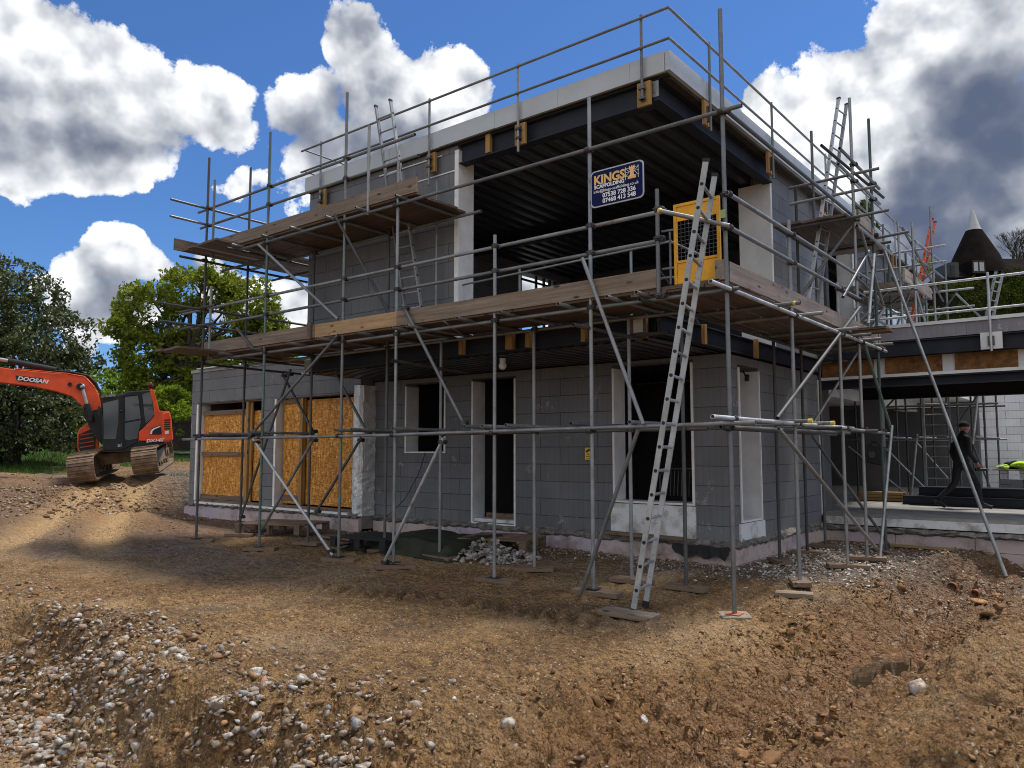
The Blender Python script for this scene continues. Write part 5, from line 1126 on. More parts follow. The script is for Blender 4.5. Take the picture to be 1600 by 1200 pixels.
# black cables at the wall foot and lamp fittings
c1 = MB().path([(-7.83, GW-.02, 1.7), (-8.0, GW-.05, 1.25), (-8.35, GW-.08, .75), (-8.75, GW-.14, .42), (-9.0, GW-.2, .33)], .007, 6).build('cable', M_['black_rubber']); tag(c1, 'thin black cable hanging from the small window down to the ledge', 'cable')
sp = thing('flood_lamp', 'small pale dome lamp hanging under the first floor beam', 'lamp', (-4.55, 1.75, 3.2)); MB().tube((-4.55, 1.75, 3.12), (-4.55, 1.75, 3.21), .045, .05).build('mount', M_['eps'], sp); MB().ball((-4.55, 1.75, 3.09), .065, .065, .065).build('dome', M_['eps'], sp)
cm = thing('security_camera', 'small dark security camera in the side opening of the ground floor', 'camera', (RP-.1, 4.45, 2.9)); MB().tube((RP-.15, 4.3, 3.02), (RP-.08, 4.22, 2.93), .012).build('bracket', M_['black_metal'], cm); MB().obox((RP-.08, 4.3, 2.93), (RP-.02, 4.12, 2.86), .07, .07).build('camera_body', M_['black_metal'], cm, bevel=.015)
ch = thing('stacked_garden_chair', 'black slatted chair just visible inside the big ground floor opening', 'chair', (-2.9, 4.6, .4))
for k in range(9): MB().tube((-3.15 + .07*k, 4.45, .95), (-3.15 + .07*k, 4.5, 1.38), .010, n=6).build('slat', M_['galv_dark'], ch)
MB().path([(-3.2, 4.45, .4), (-3.2, 4.45, 1.3), (-3.1, 4.5, 1.42), (-2.6, 4.5, 1.42), (-2.5, 4.45, 1.3), (-2.5, 4.45, .4)], .018).build('back_frame', M_['galv_dark'], ch); MB().box(-3.2, -2.5, 4.05, 4.5, .84, .88).build('seat', M_['galv_dark'], ch)
for x in (-3.18, -2.52): MB().tube((x, 4.07, .38), (x, 4.07, .86), .016, n=6).build('leg', M_['galv_dark'], ch)

# ------------------------------------------------------------------ the walking man
man = thing('person', 'man in dark beanie and dark work clothes walking right across the slab, drill in hand', 'person', (.50, 10.55, .55), YAW)
def skin(name, nodes, edges, rad, mats, parent, sub=2):
    me = bpy.data.meshes.new(name); me.from_pydata([tuple(n) for n in nodes], edges, []); o = bpy.data.objects.new(name, me); COL.objects.link(o)
    sk_ = o.modifiers.new('skin', 'SKIN'); sk_.use_smooth_shade = True
    for i, r in enumerate(rad):
        d = me.skin_vertices[0].data[i]; d.radius = (r, r) if isinstance(r, (int, float)) else r; d.use_root = (i == 0)
    su = o.modifiers.new('sub', 'SUBSURF'); su.levels = sub; su.render_levels = sub
    for m_ in mats: me.materials.append(m_)
    o.parent = parent; return o
N_ = [(0,0,.94), (0,0,1.10), (.02,0,1.28), (.035,0,1.43), (.05,0,1.53), (.07,0,1.60),      # 0-5 pelvis..neck
      (.02,-.10,.90), (.24,-.10,.52), (.30,-.10,.10), (.46,-.10,.045),                        # 6-9 near leg forward
      (-.02,.10,.90), (-.10,.10,.50), (-.46,.10,.20), (-.40,.10,.06),                         # 10-13 far leg back
      (.03,-.19,1.43), (.02,-.24,1.15), (.19,-.22,.93),                                       # 14-16 near arm
      (.03,.19,1.43), (-.07,.24,1.16), (.02,.25,.93)]                                         # 17-19 far arm
Ed = [(0,1),(1,2),(2,3),(3,4),(4,5),(0,6),(6,7),(7,8),(8,9),(0,10),(10,11),(11,12),(12,13),(3,14),(14,15),(15,16),(3,17),(17,18),(18,19)]
R_ = [(.15,.13),(.145,.12),(.155,.13),(.14,.12),.062,.055, .10,.07,.05,.042, .10,.07,.05,.042, .068,.05,.038, .068,.05,.038]
skin('body', N_, Ed, R_, [M_['cloth']], man)
hd = MB(); nn, mm = 20, 16; vs = []
for j in range(mm+1):
    t = PI*j/mm
    for k in range(nn):
        f = 2*PI*k/nn; x = math.sin(t)*math.cos(f); y_ = math.sin(t)*math.sin(f); z = math.cos(t)
        rx = .098; px_ = x*rx*(1 - .12*(z < -.3)); 
        if z < -.1: px_ += .018*(-z)
        if x > .75: px_ += .026*math.exp(-((z+.12)/.14)**2)*math.exp(-(y_/.16)**2) - .010*math.exp(-((z-.08)/.10)**2) + .008*math.exp(-((z+.42)/.08)**2)*math.exp(-(y_/.3)**2) + .010*math.exp(-((z+.72)/.14)**2)
        vs.append((.095 + px_, y_*.075*(1 - .18*(z < -.4)), 1.665 + z*.122))
hd.add(vs, [(j*nn+k, (j+1)*nn+k, (j+1)*nn+(k+1) % nn, j*nn+(k+1) % nn) for j in range(mm) for k in range(nn)], 0, True)
for s_ in (-1, 1): hd.ball((.085, s_*.075, 1.66), .016, .008, .03, 8, 6); hd.ball((.178, s_*.030, 1.682), .010, .011, .008, 8, 6, 1)
hd.obox((.183, -.02, 1.612), (.183, .02, 1.612), .008, .006, mi=1)
h_o = hd.build('head', [M_['skin'], M_['black_metal']]); h_o.parent = man
bn = MB(); vs = []
for j in range(9):
    t = (PI*.53)*j/8
    for k in range(20): f = 2*PI*k/20; vs.append((.088 + .108*math.sin(t)*math.cos(f), .086*math.sin(t)*math.sin(f), 1.690 + .112*math.cos(t)))
bn.add(vs, [(j*20+k, (j+1)*20+k, (j+1)*20+(k+1) % 20, j*20+(k+1) % 20) for j in range(8) for k in range(20)], 0, True); b_o = bn.build('beanie', M_['cloth']); b_o.parent = man; b_o.modifiers.new('t', 'SOLIDIFY').thickness = .008
for (hx, hy) in ((.205, -.22), (.03, .25)):
    hb = MB(); hb.path([(hx-.012, hy, .935), (hx, hy, .90), (hx+.012, hy, .855)], [.022, .030, .026], 8)
    for k, L in enumerate((.062, .072, .068, .052)):
        a = -.03 + .02*k; hb.path([(hx+.010, hy+a, .860), (hx+.030, hy+a, .860-L*.5), (hx+.012, hy+a*.9, .860-L*.85)], [.0095, .0085, .007], 6)
    hb.path([(hx+.015, hy-.03, .895), (hx+.042, hy-.035, .870), (hx+.046, hy-.028, .845)], [.011, .009, .008], 6)
    q = hb.build('hand', M_['skin']); q.parent = man
for (a, b) in (((.27, -.10, .05), (.52, -.10, .035)), ((-.50, .10, .13), (-.33, .10, .035))):
    a = Vector(a); b = Vector(b); q = MB().path([a + Vector((0,0,.03)), a, (a+b)/2 + Vector((0,0,.012)), b], [.045, .05, .045, .036], 10).build('boot', M_['black_rubber']); q.parent = man
dr = thing('cordless_drill', 'dark cordless drill held in the hand of the walking man', 'drill', (0, 0, 0), 0)
Md = Matrix.Translation((.50, 10.55, .55)) @ Matrix.Rotation(YAW, 4, 'Z')
MB().tube((.235, -.22, .80), (.225, -.22, .92), .02, n=8).xform(Md).build('grip', M_['black_rubber'], dr); MB().tube((.15, -.22, .80), (.37, -.22, .80), .032, .026, n=10).xform(Md).build('motor_housing', M_['black_metal'], dr)
MB().tube((.37, -.22, .80), (.43, -.22, .80), .018, .012, n=8).xform(Md).build('chuck', M_['galv_dark'], dr)

# ------------------------------------------------------------------ rear scaffold and roof platform beyond the corner
rsf = thing('rear_scaffold', 'distant scaffold bay with dark board platform beyond the low wing roof', 'scaffold', (-.3, 12, 4))
def rt2(name, a, b, mat='galv', r=TR): return MB().tube(a, b, r, n=8).build(name, M_[mat], rsf)
for x, y, z0, z1 in ((-.9, 9.4, 4.0, 6.6), (0, 9.4, 3.9, 6.4), (-1.0, 11.4, 3.8, 7.0), (0.05, 11.1, 3.8, 7.15), (0.0, 12.9, 3.8, 6.2), (-.95, 13.2, 3.8, 5.9)): rt2('standard', (x, y, z0), (x, y, z1))
for z in (6.05, 5.7):
    rt2('guard_rail_tube', (-1.6, 10.9, z+.1), (.35, 10.9, z+.12)); rt2('guard_rail_tube', (.0, 9.6, z), (.0, 12.6, z+.1))
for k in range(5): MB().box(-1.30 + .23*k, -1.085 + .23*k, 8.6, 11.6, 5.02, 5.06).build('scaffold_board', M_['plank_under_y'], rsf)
MB().box(-.05, -.01, 8.6, 11.2, 5.06, 5.30).build('toe_board', M_['plank_y'], rsf)
for a, b, mt in (((.0, 9.5, 5.0), (.0, 11.0, 3.9), 'galv'), ((-1.1, 9.2, 4.95), (.1, 9.2, 4.95), 'galv_dark'), ((-1.1, 10.4, 4.95), (.1, 10.4, 4.95), 'galv_dark'), ((-.6, 9.8, 4.0), (-.2, 9.9, 5.0), 'galv'), ((.1, 11.4, 3.9), (-.3, 11.0, 5.0), 'galv_bright'), ((.4, 11.6, 5.2), (1.3, 13.5, 4.0), 'galv_bright')): rt2('brace', a, b, mt)
rr_ = random.Random(8)
for k in range(7):
    x = -1.05 + .17*k + rr_.uniform(-.05, .05); y = rr_.choice((8.9, 9.9, 10.6, 12.2)); rt2('standard', (x, y, 3.95), (x + rr_.uniform(-.03, .03), y, rr_.uniform(5.0, 6.6)), rr_.choice(('galv', 'galv_dark', 'galv_green')))
for a, b in (((-1.2, 9.0, 4.1), (.1, 10.8, 5.6)), ((.1, 8.8, 5.5), (-.2, 10.9, 4.1)), ((-.9, 8.3, 4.2), (-.1, 9.6, 5.5)), ((.2, 11.2, 5.0), (-.1, 9.0, 6.2)), ((-.6, 12.4, 4.2), (.3, 12.4, 5.4))): rt2('brace', a, b, 'galv_dark')
for z in (4.55, 4.95, 5.35): rt2('guard_rail_tube', (-.9, 8.4, z), (-.9, 13.0, z)); rt2('guard_rail_tube', (-1.3, 11.9, z), (.7, 11.9, z))
for x in (.35, .75, 1.1, 1.5): rt2('standard', (x, 13.4, 3.8), (x, 13.4, 4.75), 'galv')
for z in (4.3, 4.65): rt2('guard_rail_tube', (-.2, 13.4, z), (1.7, 13.4, z))
ladder((-.30, 10.1, 4.05), (.02, 11.6, 6.95), .30, (.02, 1, 0), 12, 'orange fibreglass ladder rising beyond the low wing roof', 'orange_ladder', .014, .03, .055, rmat='alu')
ladder((.80, 12.0, 4.0), (1.15, 12.4, 5.75), .30, (.3, .9, 0), 7, 'short aluminium ladder propped behind the low wing roof in front of the hedge', 'alu')
# wrapped upper wall with white sheet
mb = MB(); nx, nz = 30, 16; vs = []
for j in range(nz+1):
    for i in range(nx+1):
        u, v = i/nx, j/nz; y = 11.0 + 3.6*u; z = 4.05 + 1.25*v
        vs.append((-1.22 + .06*math.sin(9*u + 5*v) + .05*math.sin(21*u - 4*v)*(1-v) + .02*rnd.uniform(-1, 1), y, z - .25*(1-v)*math.sin(u*PI)))
mb.add(vs, [(j*(nx+1)+i, j*(nx+1)+i+1, (j+1)*(nx+1)+i+1, (j+1)*(nx+1)+i) for j in range(nz) for i in range(nx)], 0, True)
o = mb.build('plastic_sheet', simple('milky_plastic_sheet', (.62, .63, .66), .3, 0, .1, 3, 0, .6)); o.modifiers.new('t', 'SOLIDIFY').thickness = .004; tag(o, 'crumpled milky plastic sheet hung over the wall above the low wing roof', 'sheet')
# ivy like leafy growth is a potted climber lying on the roof edge scaffold: dark net debris
# ------------------------------------------------------------------ excavator on the ramp
def place(px, py, d):
    a = (px-800)/1215.; b = (600-py)/1215.; cy, sy, cp, sp = math.cos(YAW), math.sin(YAW), math.cos(PIT), math.sin(PIT)
    return Vector(CAMP) + Vector((-sy*cp + a*cy + b*sy*sp, cy*cp + a*sy - b*cy*sp, sp + b*cp))*d
XO = place(180, 742, 22.0); XR = YAW + math.radians(27)
XX = Vector((math.cos(XR), math.sin(XR), 0)); XY = Vector((-math.sin(XR), math.cos(XR), 0))
ex = thing('excavator', 'orange red tracked excavator with black cab on the dirt ramp, boom reaching left', 'excavator', XO, XR)
def E_(u, v, y=0.0):
    d = place(u/5., 530 + v/5., 1.0) - Vector(CAMP); t = (XO + XY*y - Vector(CAMP)).dot(XY)/d.dot(XY); q = Vector(CAMP) + d*t - XO
    return Vector((q.dot(XX), y, q.z))
def poly(name, uv, y0, y1, mat, par=None, yp=None, bevel=0):
    yp = y0 if yp is None else yp; q = MB().prism([(*E_(u, v, yp).xz.to_tuple()[:1], y0, E_(u, v, yp).z) for u, v in uv], (0, y1-y0, 0))
    o = q.build(name, M_[mat], bevel=bevel); o.parent = par or ex; return o
# undercarriage
D = Vector((.17, .98, .075)).normalized(); Ew = Vector((.98, -.17, .135)).normalized()
def track(front, L=3.7, w_=.66, h_=.70):
    q = MB(); q2 = MB(); up = D.cross(Ew)*-1; up = Ew.cross(D).normalized(); r_ = h_/2; c0 = front + up*r_ + D*r_; c1 = c0 + D*(L-2*r_); per = 2*(L-2*r_) + 2*PI*r_; n = 46
    def at(s):
        s %= per; a = L-2*r_
        if s < a: return c0 + D*s - up*r_, D, -up
        s -= a
        if s < PI*r_: t = s/r_; return c1 + (-up*math.cos(t) + D*math.sin(t))*r_, (up*math.sin(t) + D*math.cos(t)), (-up*math.cos(t) + D*math.sin(t))
        s -= PI*r_
        if s < a: return c1 - D*s + up*r_, -D, up
        s -= a; t = s/r_; return c0 + (up*math.cos(t) - D*math.sin(t))*r_, (-up*math.sin(t) - D*math.cos(t)), (up*math.cos(t) - D*math.sin(t))
    for k in range(n):
        p, tn, nm = at(per*k/n); q.obox(p - tn*(per/n*.47) , p + tn*(per/n*.47), w_, .035, up=nm)
        q.obox(p - Ew*w_/2 + nm*.025, p + Ew*w_/2 + nm*.025, .022, .05, up=nm)
    t_ = q.build('track', M_['mud_steel']); t_.parent = ex
    for s_ in (-1, 1): q2.obox(c0 + Ew*s_*.14, c1 + Ew*s_*.14, .05, .34, up=up)
    q2.obox(c0, c1, .3, .30, up=up); o = q2.build('track_frame', M_['mud_steel']); o.parent = t_
    for c_, rr in ((c0, .27), (c1, .29)): o = MB().tube(c_ - Ew*.16, c_ + Ew*.2, rr, n=18).tube(c_ + Ew*.2, c_ + Ew*.24, rr*.45, n=12).build('sprocket', M_['mud_steel']); o.parent = t_
    for k in range(6): c_ = c0 + (c1-c0)*(k+.5)/6 - up*.22; o = MB().tube(c_ - Ew*.2, c_ + Ew*.2, .085, n=10).build('roller', M_['mud_steel']); o.parent = t_
T0 = E_(640, 1115, -.7); T1 = E_(1138, 1052, -.7)
track(T0); track(T1)
mid = (T0+T1)/2 + D*1.85 + Vector((0, 0, .42))
o = MB().obox(mid - Ew*.75, mid + Ew*.75, 1.1, .30).tube(mid, mid + Vector((0, 0, .42)), .52, .50, n=20).build('undercarriage_frame', M_['mud_steel']); o.parent = ex
# upper structure
poly('revolving_frame', [(805,800),(1285,800),(1275,815),(1190,842),(960,880),(805,880)], .02, 2.35, 'black_metal')
CAB = poly('cab', [(792,452),(958,428),(1000,408),(1168,396),(1205,600),(1150,662),(1085,720),(1080,806),(962,868),(812,872),(796,700)], .0, 1.05, 'black_metal', bevel=.03)
o = poly('engine_cover', [(1168,395),(1202,393),(1222,470),(1247,560),(1322,562),(1337,605),(1352,788),(1290,803),(1082,792),(1087,722),(1165,655),(1208,612),(1196,500)], -.035, .06, 'red', bevel=.015)
poly('engine_hood', [(1210,600),(1247,562),(1318,562),(1330,600),(1345,786),(1290,800),(1095,790),(1150,670)], .065, 2.35, 'red', yp=.0, bevel=.03)
cwt = poly('counterweight', [(1262,575),(1322,563),(1337,605),(1353,790),(1285,804)], -.05, 2.4, 'red', yp=0, bevel=.04)
for k in range(5): v = 628 + 17*k; poly('vent_slot', [(1282,v+1),(1328,v-3),(1330,v+6),(1284,v+10)], -.06, -.045, 'black_metal', cwt)
poly('white_label', [(1288,718),(1318,714),(1320,738),(1290,741)], -.058, -.05, 'cream', cwt)
poly('decal', [(1170,745),(1172,716),(1196,690),(1256,670),(1262,722),(1262,745)], -.044, -.036, 'black_metal'); poly('decal', [(1174,742),(1176,716),(1198,696),(1254,676),(1255,684),(1208,703),(1190,722),(1188,742)], -.049, -.044, 'cream')
# glazing
poly('door_glass', [(978,452),(1078,440),(1100,620),(978,642)], -.022, -.004, 'glass', CAB); poly('lower_door_glass', [(975,655),(1104,632),(1085,715),(1075,775),(1000,790),(975,780)], -.018, -.004, 'glass', CAB)
poly('rear_side_glass', [(1112,432),(1165,412),(1182,440),(1203,590),(1188,612),(1140,662),(1128,600)], -.020, -.004, 'glass', CAB); poly('front_side_glass', [(805,500),(925,470),(925,640),(905,780),(812,780)], -.018, -.004, 'glass', CAB)
o = MB().obox(E_(955,440,-.03), E_(960,860,-.03), .045, .03).obox(E_(975,645,-.03), E_(1105,628,-.03), .03, .02).obox(E_(1095,432,-.03), E_(1130,680,-.03), .045, .03).obox(E_(960,440,-.03), E_(1100,428,-.03), .03, .03).build('door_frame', M_['black_metal']); o.parent = CAB
o = MB().tube(E_(962,600,-.07), E_(968,530,-.07), .012).tube(E_(960,560,-.06), E_(935,560,-.06), .03, n=6).build('door_handle', M_['black_rubber']); o.parent = CAB
o = MB().box(-.03, .03, -.1, .1, -.12, .12).build('mirror', M_['black_metal'], loc=E_(930, 640, -.12)); o.parent = CAB; o.location = E_(775, 560, -.12)
for k in range(4): p = E_(800 + 30*k, 448 - 3*k, -.02); o = MB().box(p.x-.04, p.x+.04, p.y-.05, p.y+.03, p.z-.035, p.z+.035).build('work_light', M_['galv']); o.parent = ex
p = E_(1172, 392, .3); o = MB().tube(p, p + Vector((0,0,.06)), .05).ball(p + Vector((0,0,.12)), .075, .075, .10).build('beacon', simple('dark_red_beacon', (.12, .012, .02), .3)); o.parent = ex
poly('door_sticker', [(920,818),(952,814),(952,838),(920,842)], .0, .018, 'cream')
# right hand front box with grille
rb = poly('tool_box', [(602,740),(618,700),(690,655),(752,672),(775,720),(775,860),(700,880),(622,895),(606,850)], 1.45, 2.35, 'red', bevel=.03)
poly('grille', [(615,745),(705,705),(740,715),(745,850),(700,868),(628,880),(612,840)], 1.40, 1.447, 'black_metal', rb, yp=1.45)
for k in range(4): v = 735 + 32*k; poly('grille_bar', [(625,v+12),(735,v-6),(735,v+2),(625,v+20)], 1.37, 1.398, 'red_dark', yp=1.45)
# boom
boom = poly('boom', [(-420,262),(-240,218),(-60,213),(0,217),(60,228),(240,248),(440,266),(540,270),(640,284),(690,310),(735,365),(770,425),(786,500),(792,590),(760,640),(735,600),(712,560),(640,520),(600,478),(560,446),(500,425),(430,405),(260,368),(0,338),(-240,330),(-400,320)], 1.05, 1.45, 'red', yp=1.05, bevel=.02)
poly('boom_foot_bracket', [(720,560),(792,540),(815,700),(800,830),(740,760),(650,600),(640,560),(690,560)], .98, 1.52, 'black_metal', yp=1.05)
q = MB()
def rod(a, b, r0, r1, ya, nm, m0, m1):
    A, B = E_(*a, ya), E_(*b, ya); C = A + (B-A)*.5
    o = MB().tube(A, C, r0, n=12).build(nm, M_[m0]); o.parent = ex; o = MB().tube(C, B, r1, n=12).ball(B, r0, r0, r0).build('cylinder_rod', M_[m1]); o.parent = ex
rod((715,640), (640,370), .085, .045, .92, 'boom_cylinder', 'black_metal', 'galv_bright'); rod((760,660), (655,380), .085, .045, 1.58, 'boom_cylinder', 'black_metal', 'galv_bright')
rod((440,240), (-330,95), .085, .05, 1.25, 'arm_cylinder', 'black_metal', 'galv_bright')
o = MB().tube(E_(625,372,.85), E_(625,372,1.65), .10, n=12).tube(E_(545,352,.98), E_(545,352,1.5), .06, n=8).build('pin_boss', M_['black_metal']); o.parent = ex
for k in range(4):
    y = 1.12 + .08*k; o = MB().path([E_(430,246+4*k,y), E_(560,256+5*k,y), E_(690,285+6*k,y), E_(750,345+6*k,y), E_(790,420,y), E_(800,520,y), E_(795,620,y)], .026, 6).build('hydraulic_hose', M_['black_rubber']); o.parent = ex
o = MB().path([E_(120,232,1.0), E_(300,248,1.0), E_(520,268,1.0), E_(660,292,1.0), E_(740,380,1.0)], .018, 6).build('hydraulic_hose', M_['red_dark']); o.parent = ex
poly('arm', [(-460,60),(-400,50),(-330,110),(-330,300),(-395,420),(-520,900),(-560,900),(-470,380),(-470,180)], 1.08, 1.42, 'red', yp=1.05)
poly('bucket', [(-600,880),(-500,880),(-470,960),(-500,1080),(-620,1130),(-680,1060),(-650,960)], .8, 1.7, 'mud_steel', yp=1.05)
NP = poly('name_plate', [(122,284),(335,306),(326,345),(140,328),(128,318)], 1.03, 1.048, 'black_metal', yp=1.05)
NP.parent = boom
def ETM(u, v, y, slope): p = E_(u, v, y); return Matrix.Translation(p) @ Matrix.Rotation(slope, 4, 'Y') @ Matrix.Rotation(PI/2, 4, 'X')
o = text_part('name_lettering', 'DOOSAN', .155, M_['cream'], ETM(134, 318, 1.028, .10), None, .006, .002, 1.12, shear=.2); o.parent = boom
o = text_part('model_lettering', 'DX140', .12, M_['cream'], ETM(1142, 806, -.05, -.07), None, .004, .002, 1.25, shear=.2); o.parent = ex
o = text_part('model_lettering', 'LCR', .055, M_['cream'], ETM(1252, 782, -.054, -.07), None, .001, .002, 1.2); o.parent = ex
# ------------------------------------------------------------------ vegetation and far things
def leaves(name, C, size, mat, parent, seed, tint=None, drop=.0, aspect=.5):
    """C: (n,3) leaf centres; every leaf a folded quad"""
    r = np.random.RandomState(seed); n = len(C); s = size*r.uniform(.6, 1.3, (n, 1))
    a = r.randn(n, 3); a[:, 2] -= drop; a /= np.linalg.norm(a, axis=1, keepdims=True); b = np.cross(a, r.randn(n, 3)); b /= np.linalg.norm(b, axis=1, keepdims=True)
    V0 = np.stack([C - a*s, C + b*s*aspect, C + a*s, C - b*s*aspect], 1).reshape(-1, 3)
    F0 = (np.arange(n)[:, None]*4 + np.array([0, 1, 2, 3])[None]).astype(int)
    t = r.rand(n) if tint is None else tint; t = np.repeat(t, 4); c = np.stack([t, t, t, np.ones_like(t)], -1)
    return np_mesh(name, V0, F0, mat, None, {'tint': c}), parent
def crown_pts(blobs, n, seed, hole=.9, layers=0.0, shell=.55, thr=-.06):
    r = np.random.RandomState(seed); vol = np.array([b[3]*b[4]*b[5] for b in blobs]); out = []
    for b, k in zip(blobs, (n*vol/vol.sum()).astype(int)):
        d = r.randn(k, 3); d /= np.linalg.norm(d, axis=1, keepdims=True); q = (shell + (1-shell)*r.rand(k, 1))**.6
        lump = 1 + .34*np.array([noise.noise(Vector((x*2.3+b[0], y*2.3+b[1], z*2.3+b[2]))) for x, y, z in d])[:, None]
        out.append(d*q*lump*np.array(b[3:6]) + np.array(b[:3]))
    P = np.concatenate(out); f = np.array([noise.noise(Vector((x*hole, y*hole, z*hole*1.2))) + .5*noise.noise(Vector((x*hole*3, y*hole*3, z*hole*3))) for x, y, z in P])
    P = P[f > thr]
    if layers: P[:, 2] += layers*np.sin(P[:, 2]*4 + P[:, 0]*.8)
    return P
def tree(name, label, base, blobs, n, size, mat, seed, trunk_r=.25, fork=1.8, cat='tree', group=None, extra=None, limbs=16, **kw):
    t = thing(name, label, cat, base, YAW, group); r = random.Random(seed); q = MB()
    top = sum((Vector(b[:3]) for b in blobs), Vector())/len(blobs)
    fk = Vector((0, 0, fork)); q.path([(0,0,-.4), (0,0,fork*.5), fk, fk.lerp(top, .5) + Vector((.1,0,0)), top], [trunk_r*1.25, trunk_r, trunk_r*.85, trunk_r*.5, trunk_r*.15], 9)
    for k in range(limbs):
        b = blobs[k % len(blobs)]; e = Vector(b[:3]) + Vector([r.uniform(-.7, .7)*b[3+i] for i in range(3)]); s0 = fk.lerp(top, r.uniform(0, .6)); m_ = s0.lerp(e, .5) + Vector((r.uniform(-.3,.3), r.uniform(-.3,.3), r.uniform(0, .5)))
        q.path([s0, m_, e], [trunk_r*.32, trunk_r*.20, trunk_r*.05], 6)
        for _ in range(5): f = m_.lerp(e, r.random()); g = f + Vector((r.uniform(-1,1)*b[3]*.5, r.uniform(-1,1)*b[4]*.5, r.uniform(-.2,1)*b[5]*.5)); q.path([f, f.lerp(g, .5) + Vector((0,0,.1)), g], [trunk_r*.09, trunk_r*.06, trunk_r*.02], 4)
    o = q.build('trunk', M_['bark']); o.parent = t
    P = crown_pts(blobs, n, seed, **kw); tint = None
    o, _ = leaves('crown', P, size, M_[mat], t, seed); o.parent = t
    if extra:
        mt, frac, sz, only = extra; rr = np.random.RandomState(seed+5); sel = P[rr.rand(len(P)) < frac]; o, _ = leaves('blossom', sel + rr.randn(len(sel), 3)*.05, sz, M_[mt], t, seed+1, drop=1.0); o.parent = t
    return t
def px_blobs(lst, px0, py0, d, dep):
    k = d/1215.; out = []
    for (px, py, rx, ry, dy) in lst: kk = (d+dy)/1215.; out.append(((px-800)*kk - (px0-800)*k, dy, (706-py)*kk - (706-py0)*k, rx*kk, dep, ry*kk))
    return out
d = 27.; T = place(20, 715, d)
tree('hawthorn_tree', 'large dark bushy tree with pale flecked leaves behind the excavator at the left edge', T, px_blobs([(20,470,60,55,0),(70,540,60,60,-.4),(5,570,80,80,0),(85,610,50,60,.2),(30,640,75,60,-.8),(105,660,42,45,-.4),(-60,520,80,110,.6),(20,430,22,25,.5),(-70,640,80,70,0),(118,560,18,30,0),(10,690,90,26,-.3),(100,690,38,22,-.2),(-60,700,80,30,0)], 20, 715, d, 1.7),
     80000, .085, 'leaf_dark', 4, .22, 1.2, extra=('blossom', .30, .05, None), hole=1.9, layers=.14, thr=-.02)
d = 36.; T = place(285, 690, d)
tree('oak_tree', 'tall spreading oak with yellow green spring leaves behind the garage roof', T, px_blobs([(300,450,72,38,0),(222,480,50,48,.5),(385,478,50,45,0),(295,545,60,40,1.0),(225,560,55,50,0),(405,525,55,45,.5),(185,510,34,22,-.5),(345,600,80,45,0),(250,610,70,40,0),(335,430,30,22,0),(420,560,40,60,.5),(170,505,14,10,0)], 285, 690, d, 1.6),
     60000, .115, 'leaf_oak', 8, .42, 2.6, limbs=34, hole=1.3, shell=.45, thr=-.05)
d = 44.; T = place(205, 690, d)
tree('lime_green_tree', 'bright lime green small tree in the gap between the dark tree and the oak', T, px_blobs([(160,590,28,22,0),(190,625,38,35,0),(140,640,30,38,0),(220,640,34,38,.5),(165,668,50,22,0),(215,610,24,22,0)], 205, 690, d, 1.6), 26000, .11, 'leaf_lime', 12, .2, 1.0)
d = 33.; T = place(250, 690, d)
tree('round_bush', 'round sunlit green bush just above the back of the excavator', T, px_blobs([(262,628,30,26,0),(238,655,30,26,0),(283,655,24,24,0)], 250, 690, d, .9), 15000, .08, 'leaf_lime', 14, .08, .4, cat='bush')
d = 40.; T = place(240, 700, d)
tree('shady_tree', 'dark shaded tree filling the space under the oak', T, px_blobs([(240,640,45,40,0),(300,640,40,55,0),(200,665,40,30,0),(340,640,40,50,0)], 240, 700, d, 1.5), 16000, .11, 'leaf_dark', 15, .2, .8)
d = 60.; T = place(60, 700, d)
tree('far_tree', 'hazy dark green tree line far behind the excavator boom, lowest on the skyline', T, px_blobs([(20,660,70,40,0),(110,668,50,34,0),(180,672,50,30,1)], 60, 700, d, 2.5), 14000, .2, 'leaf_dark', 16, .3, 1, group=None)
d = 34.; T = place(1530, 560, d)
k = d/1215.
hb = [((px-1530)*k, 0, (560-py)*k, rx*k, 1.2, ry*k) for (px, py, rx, ry) in ((1480,480,40,42),(1530,478,42,46),(1580,476,42,52),(1630,470,50,58),(1690,470,50,60),(1440,492,30,32),(1400,505,30,26))]
tree('yew_hedge', 'long dense dark green hedge with yellowish top behind the low wing', T, hb, 46000, .055, 'leaf_hedge', 18, .12, -.6, cat='hedge', hole=.5, shell=.8, limbs=4)
d = 22.; T = place(1360, 600, d)
tree('dark_conifer', 'ragged dark evergreen showing beyond the upper right scaffold platform', T, px_blobs([(1355,335,14,26,0),(1368,370,16,24,0),(1380,400,16,16,0),(1340,350,20,30,0),(1350,430,30,50,0)], 1360, 600, d, .6), 5200, .10, 'leaf_dark', 19, .12, 1, hole=1.6)
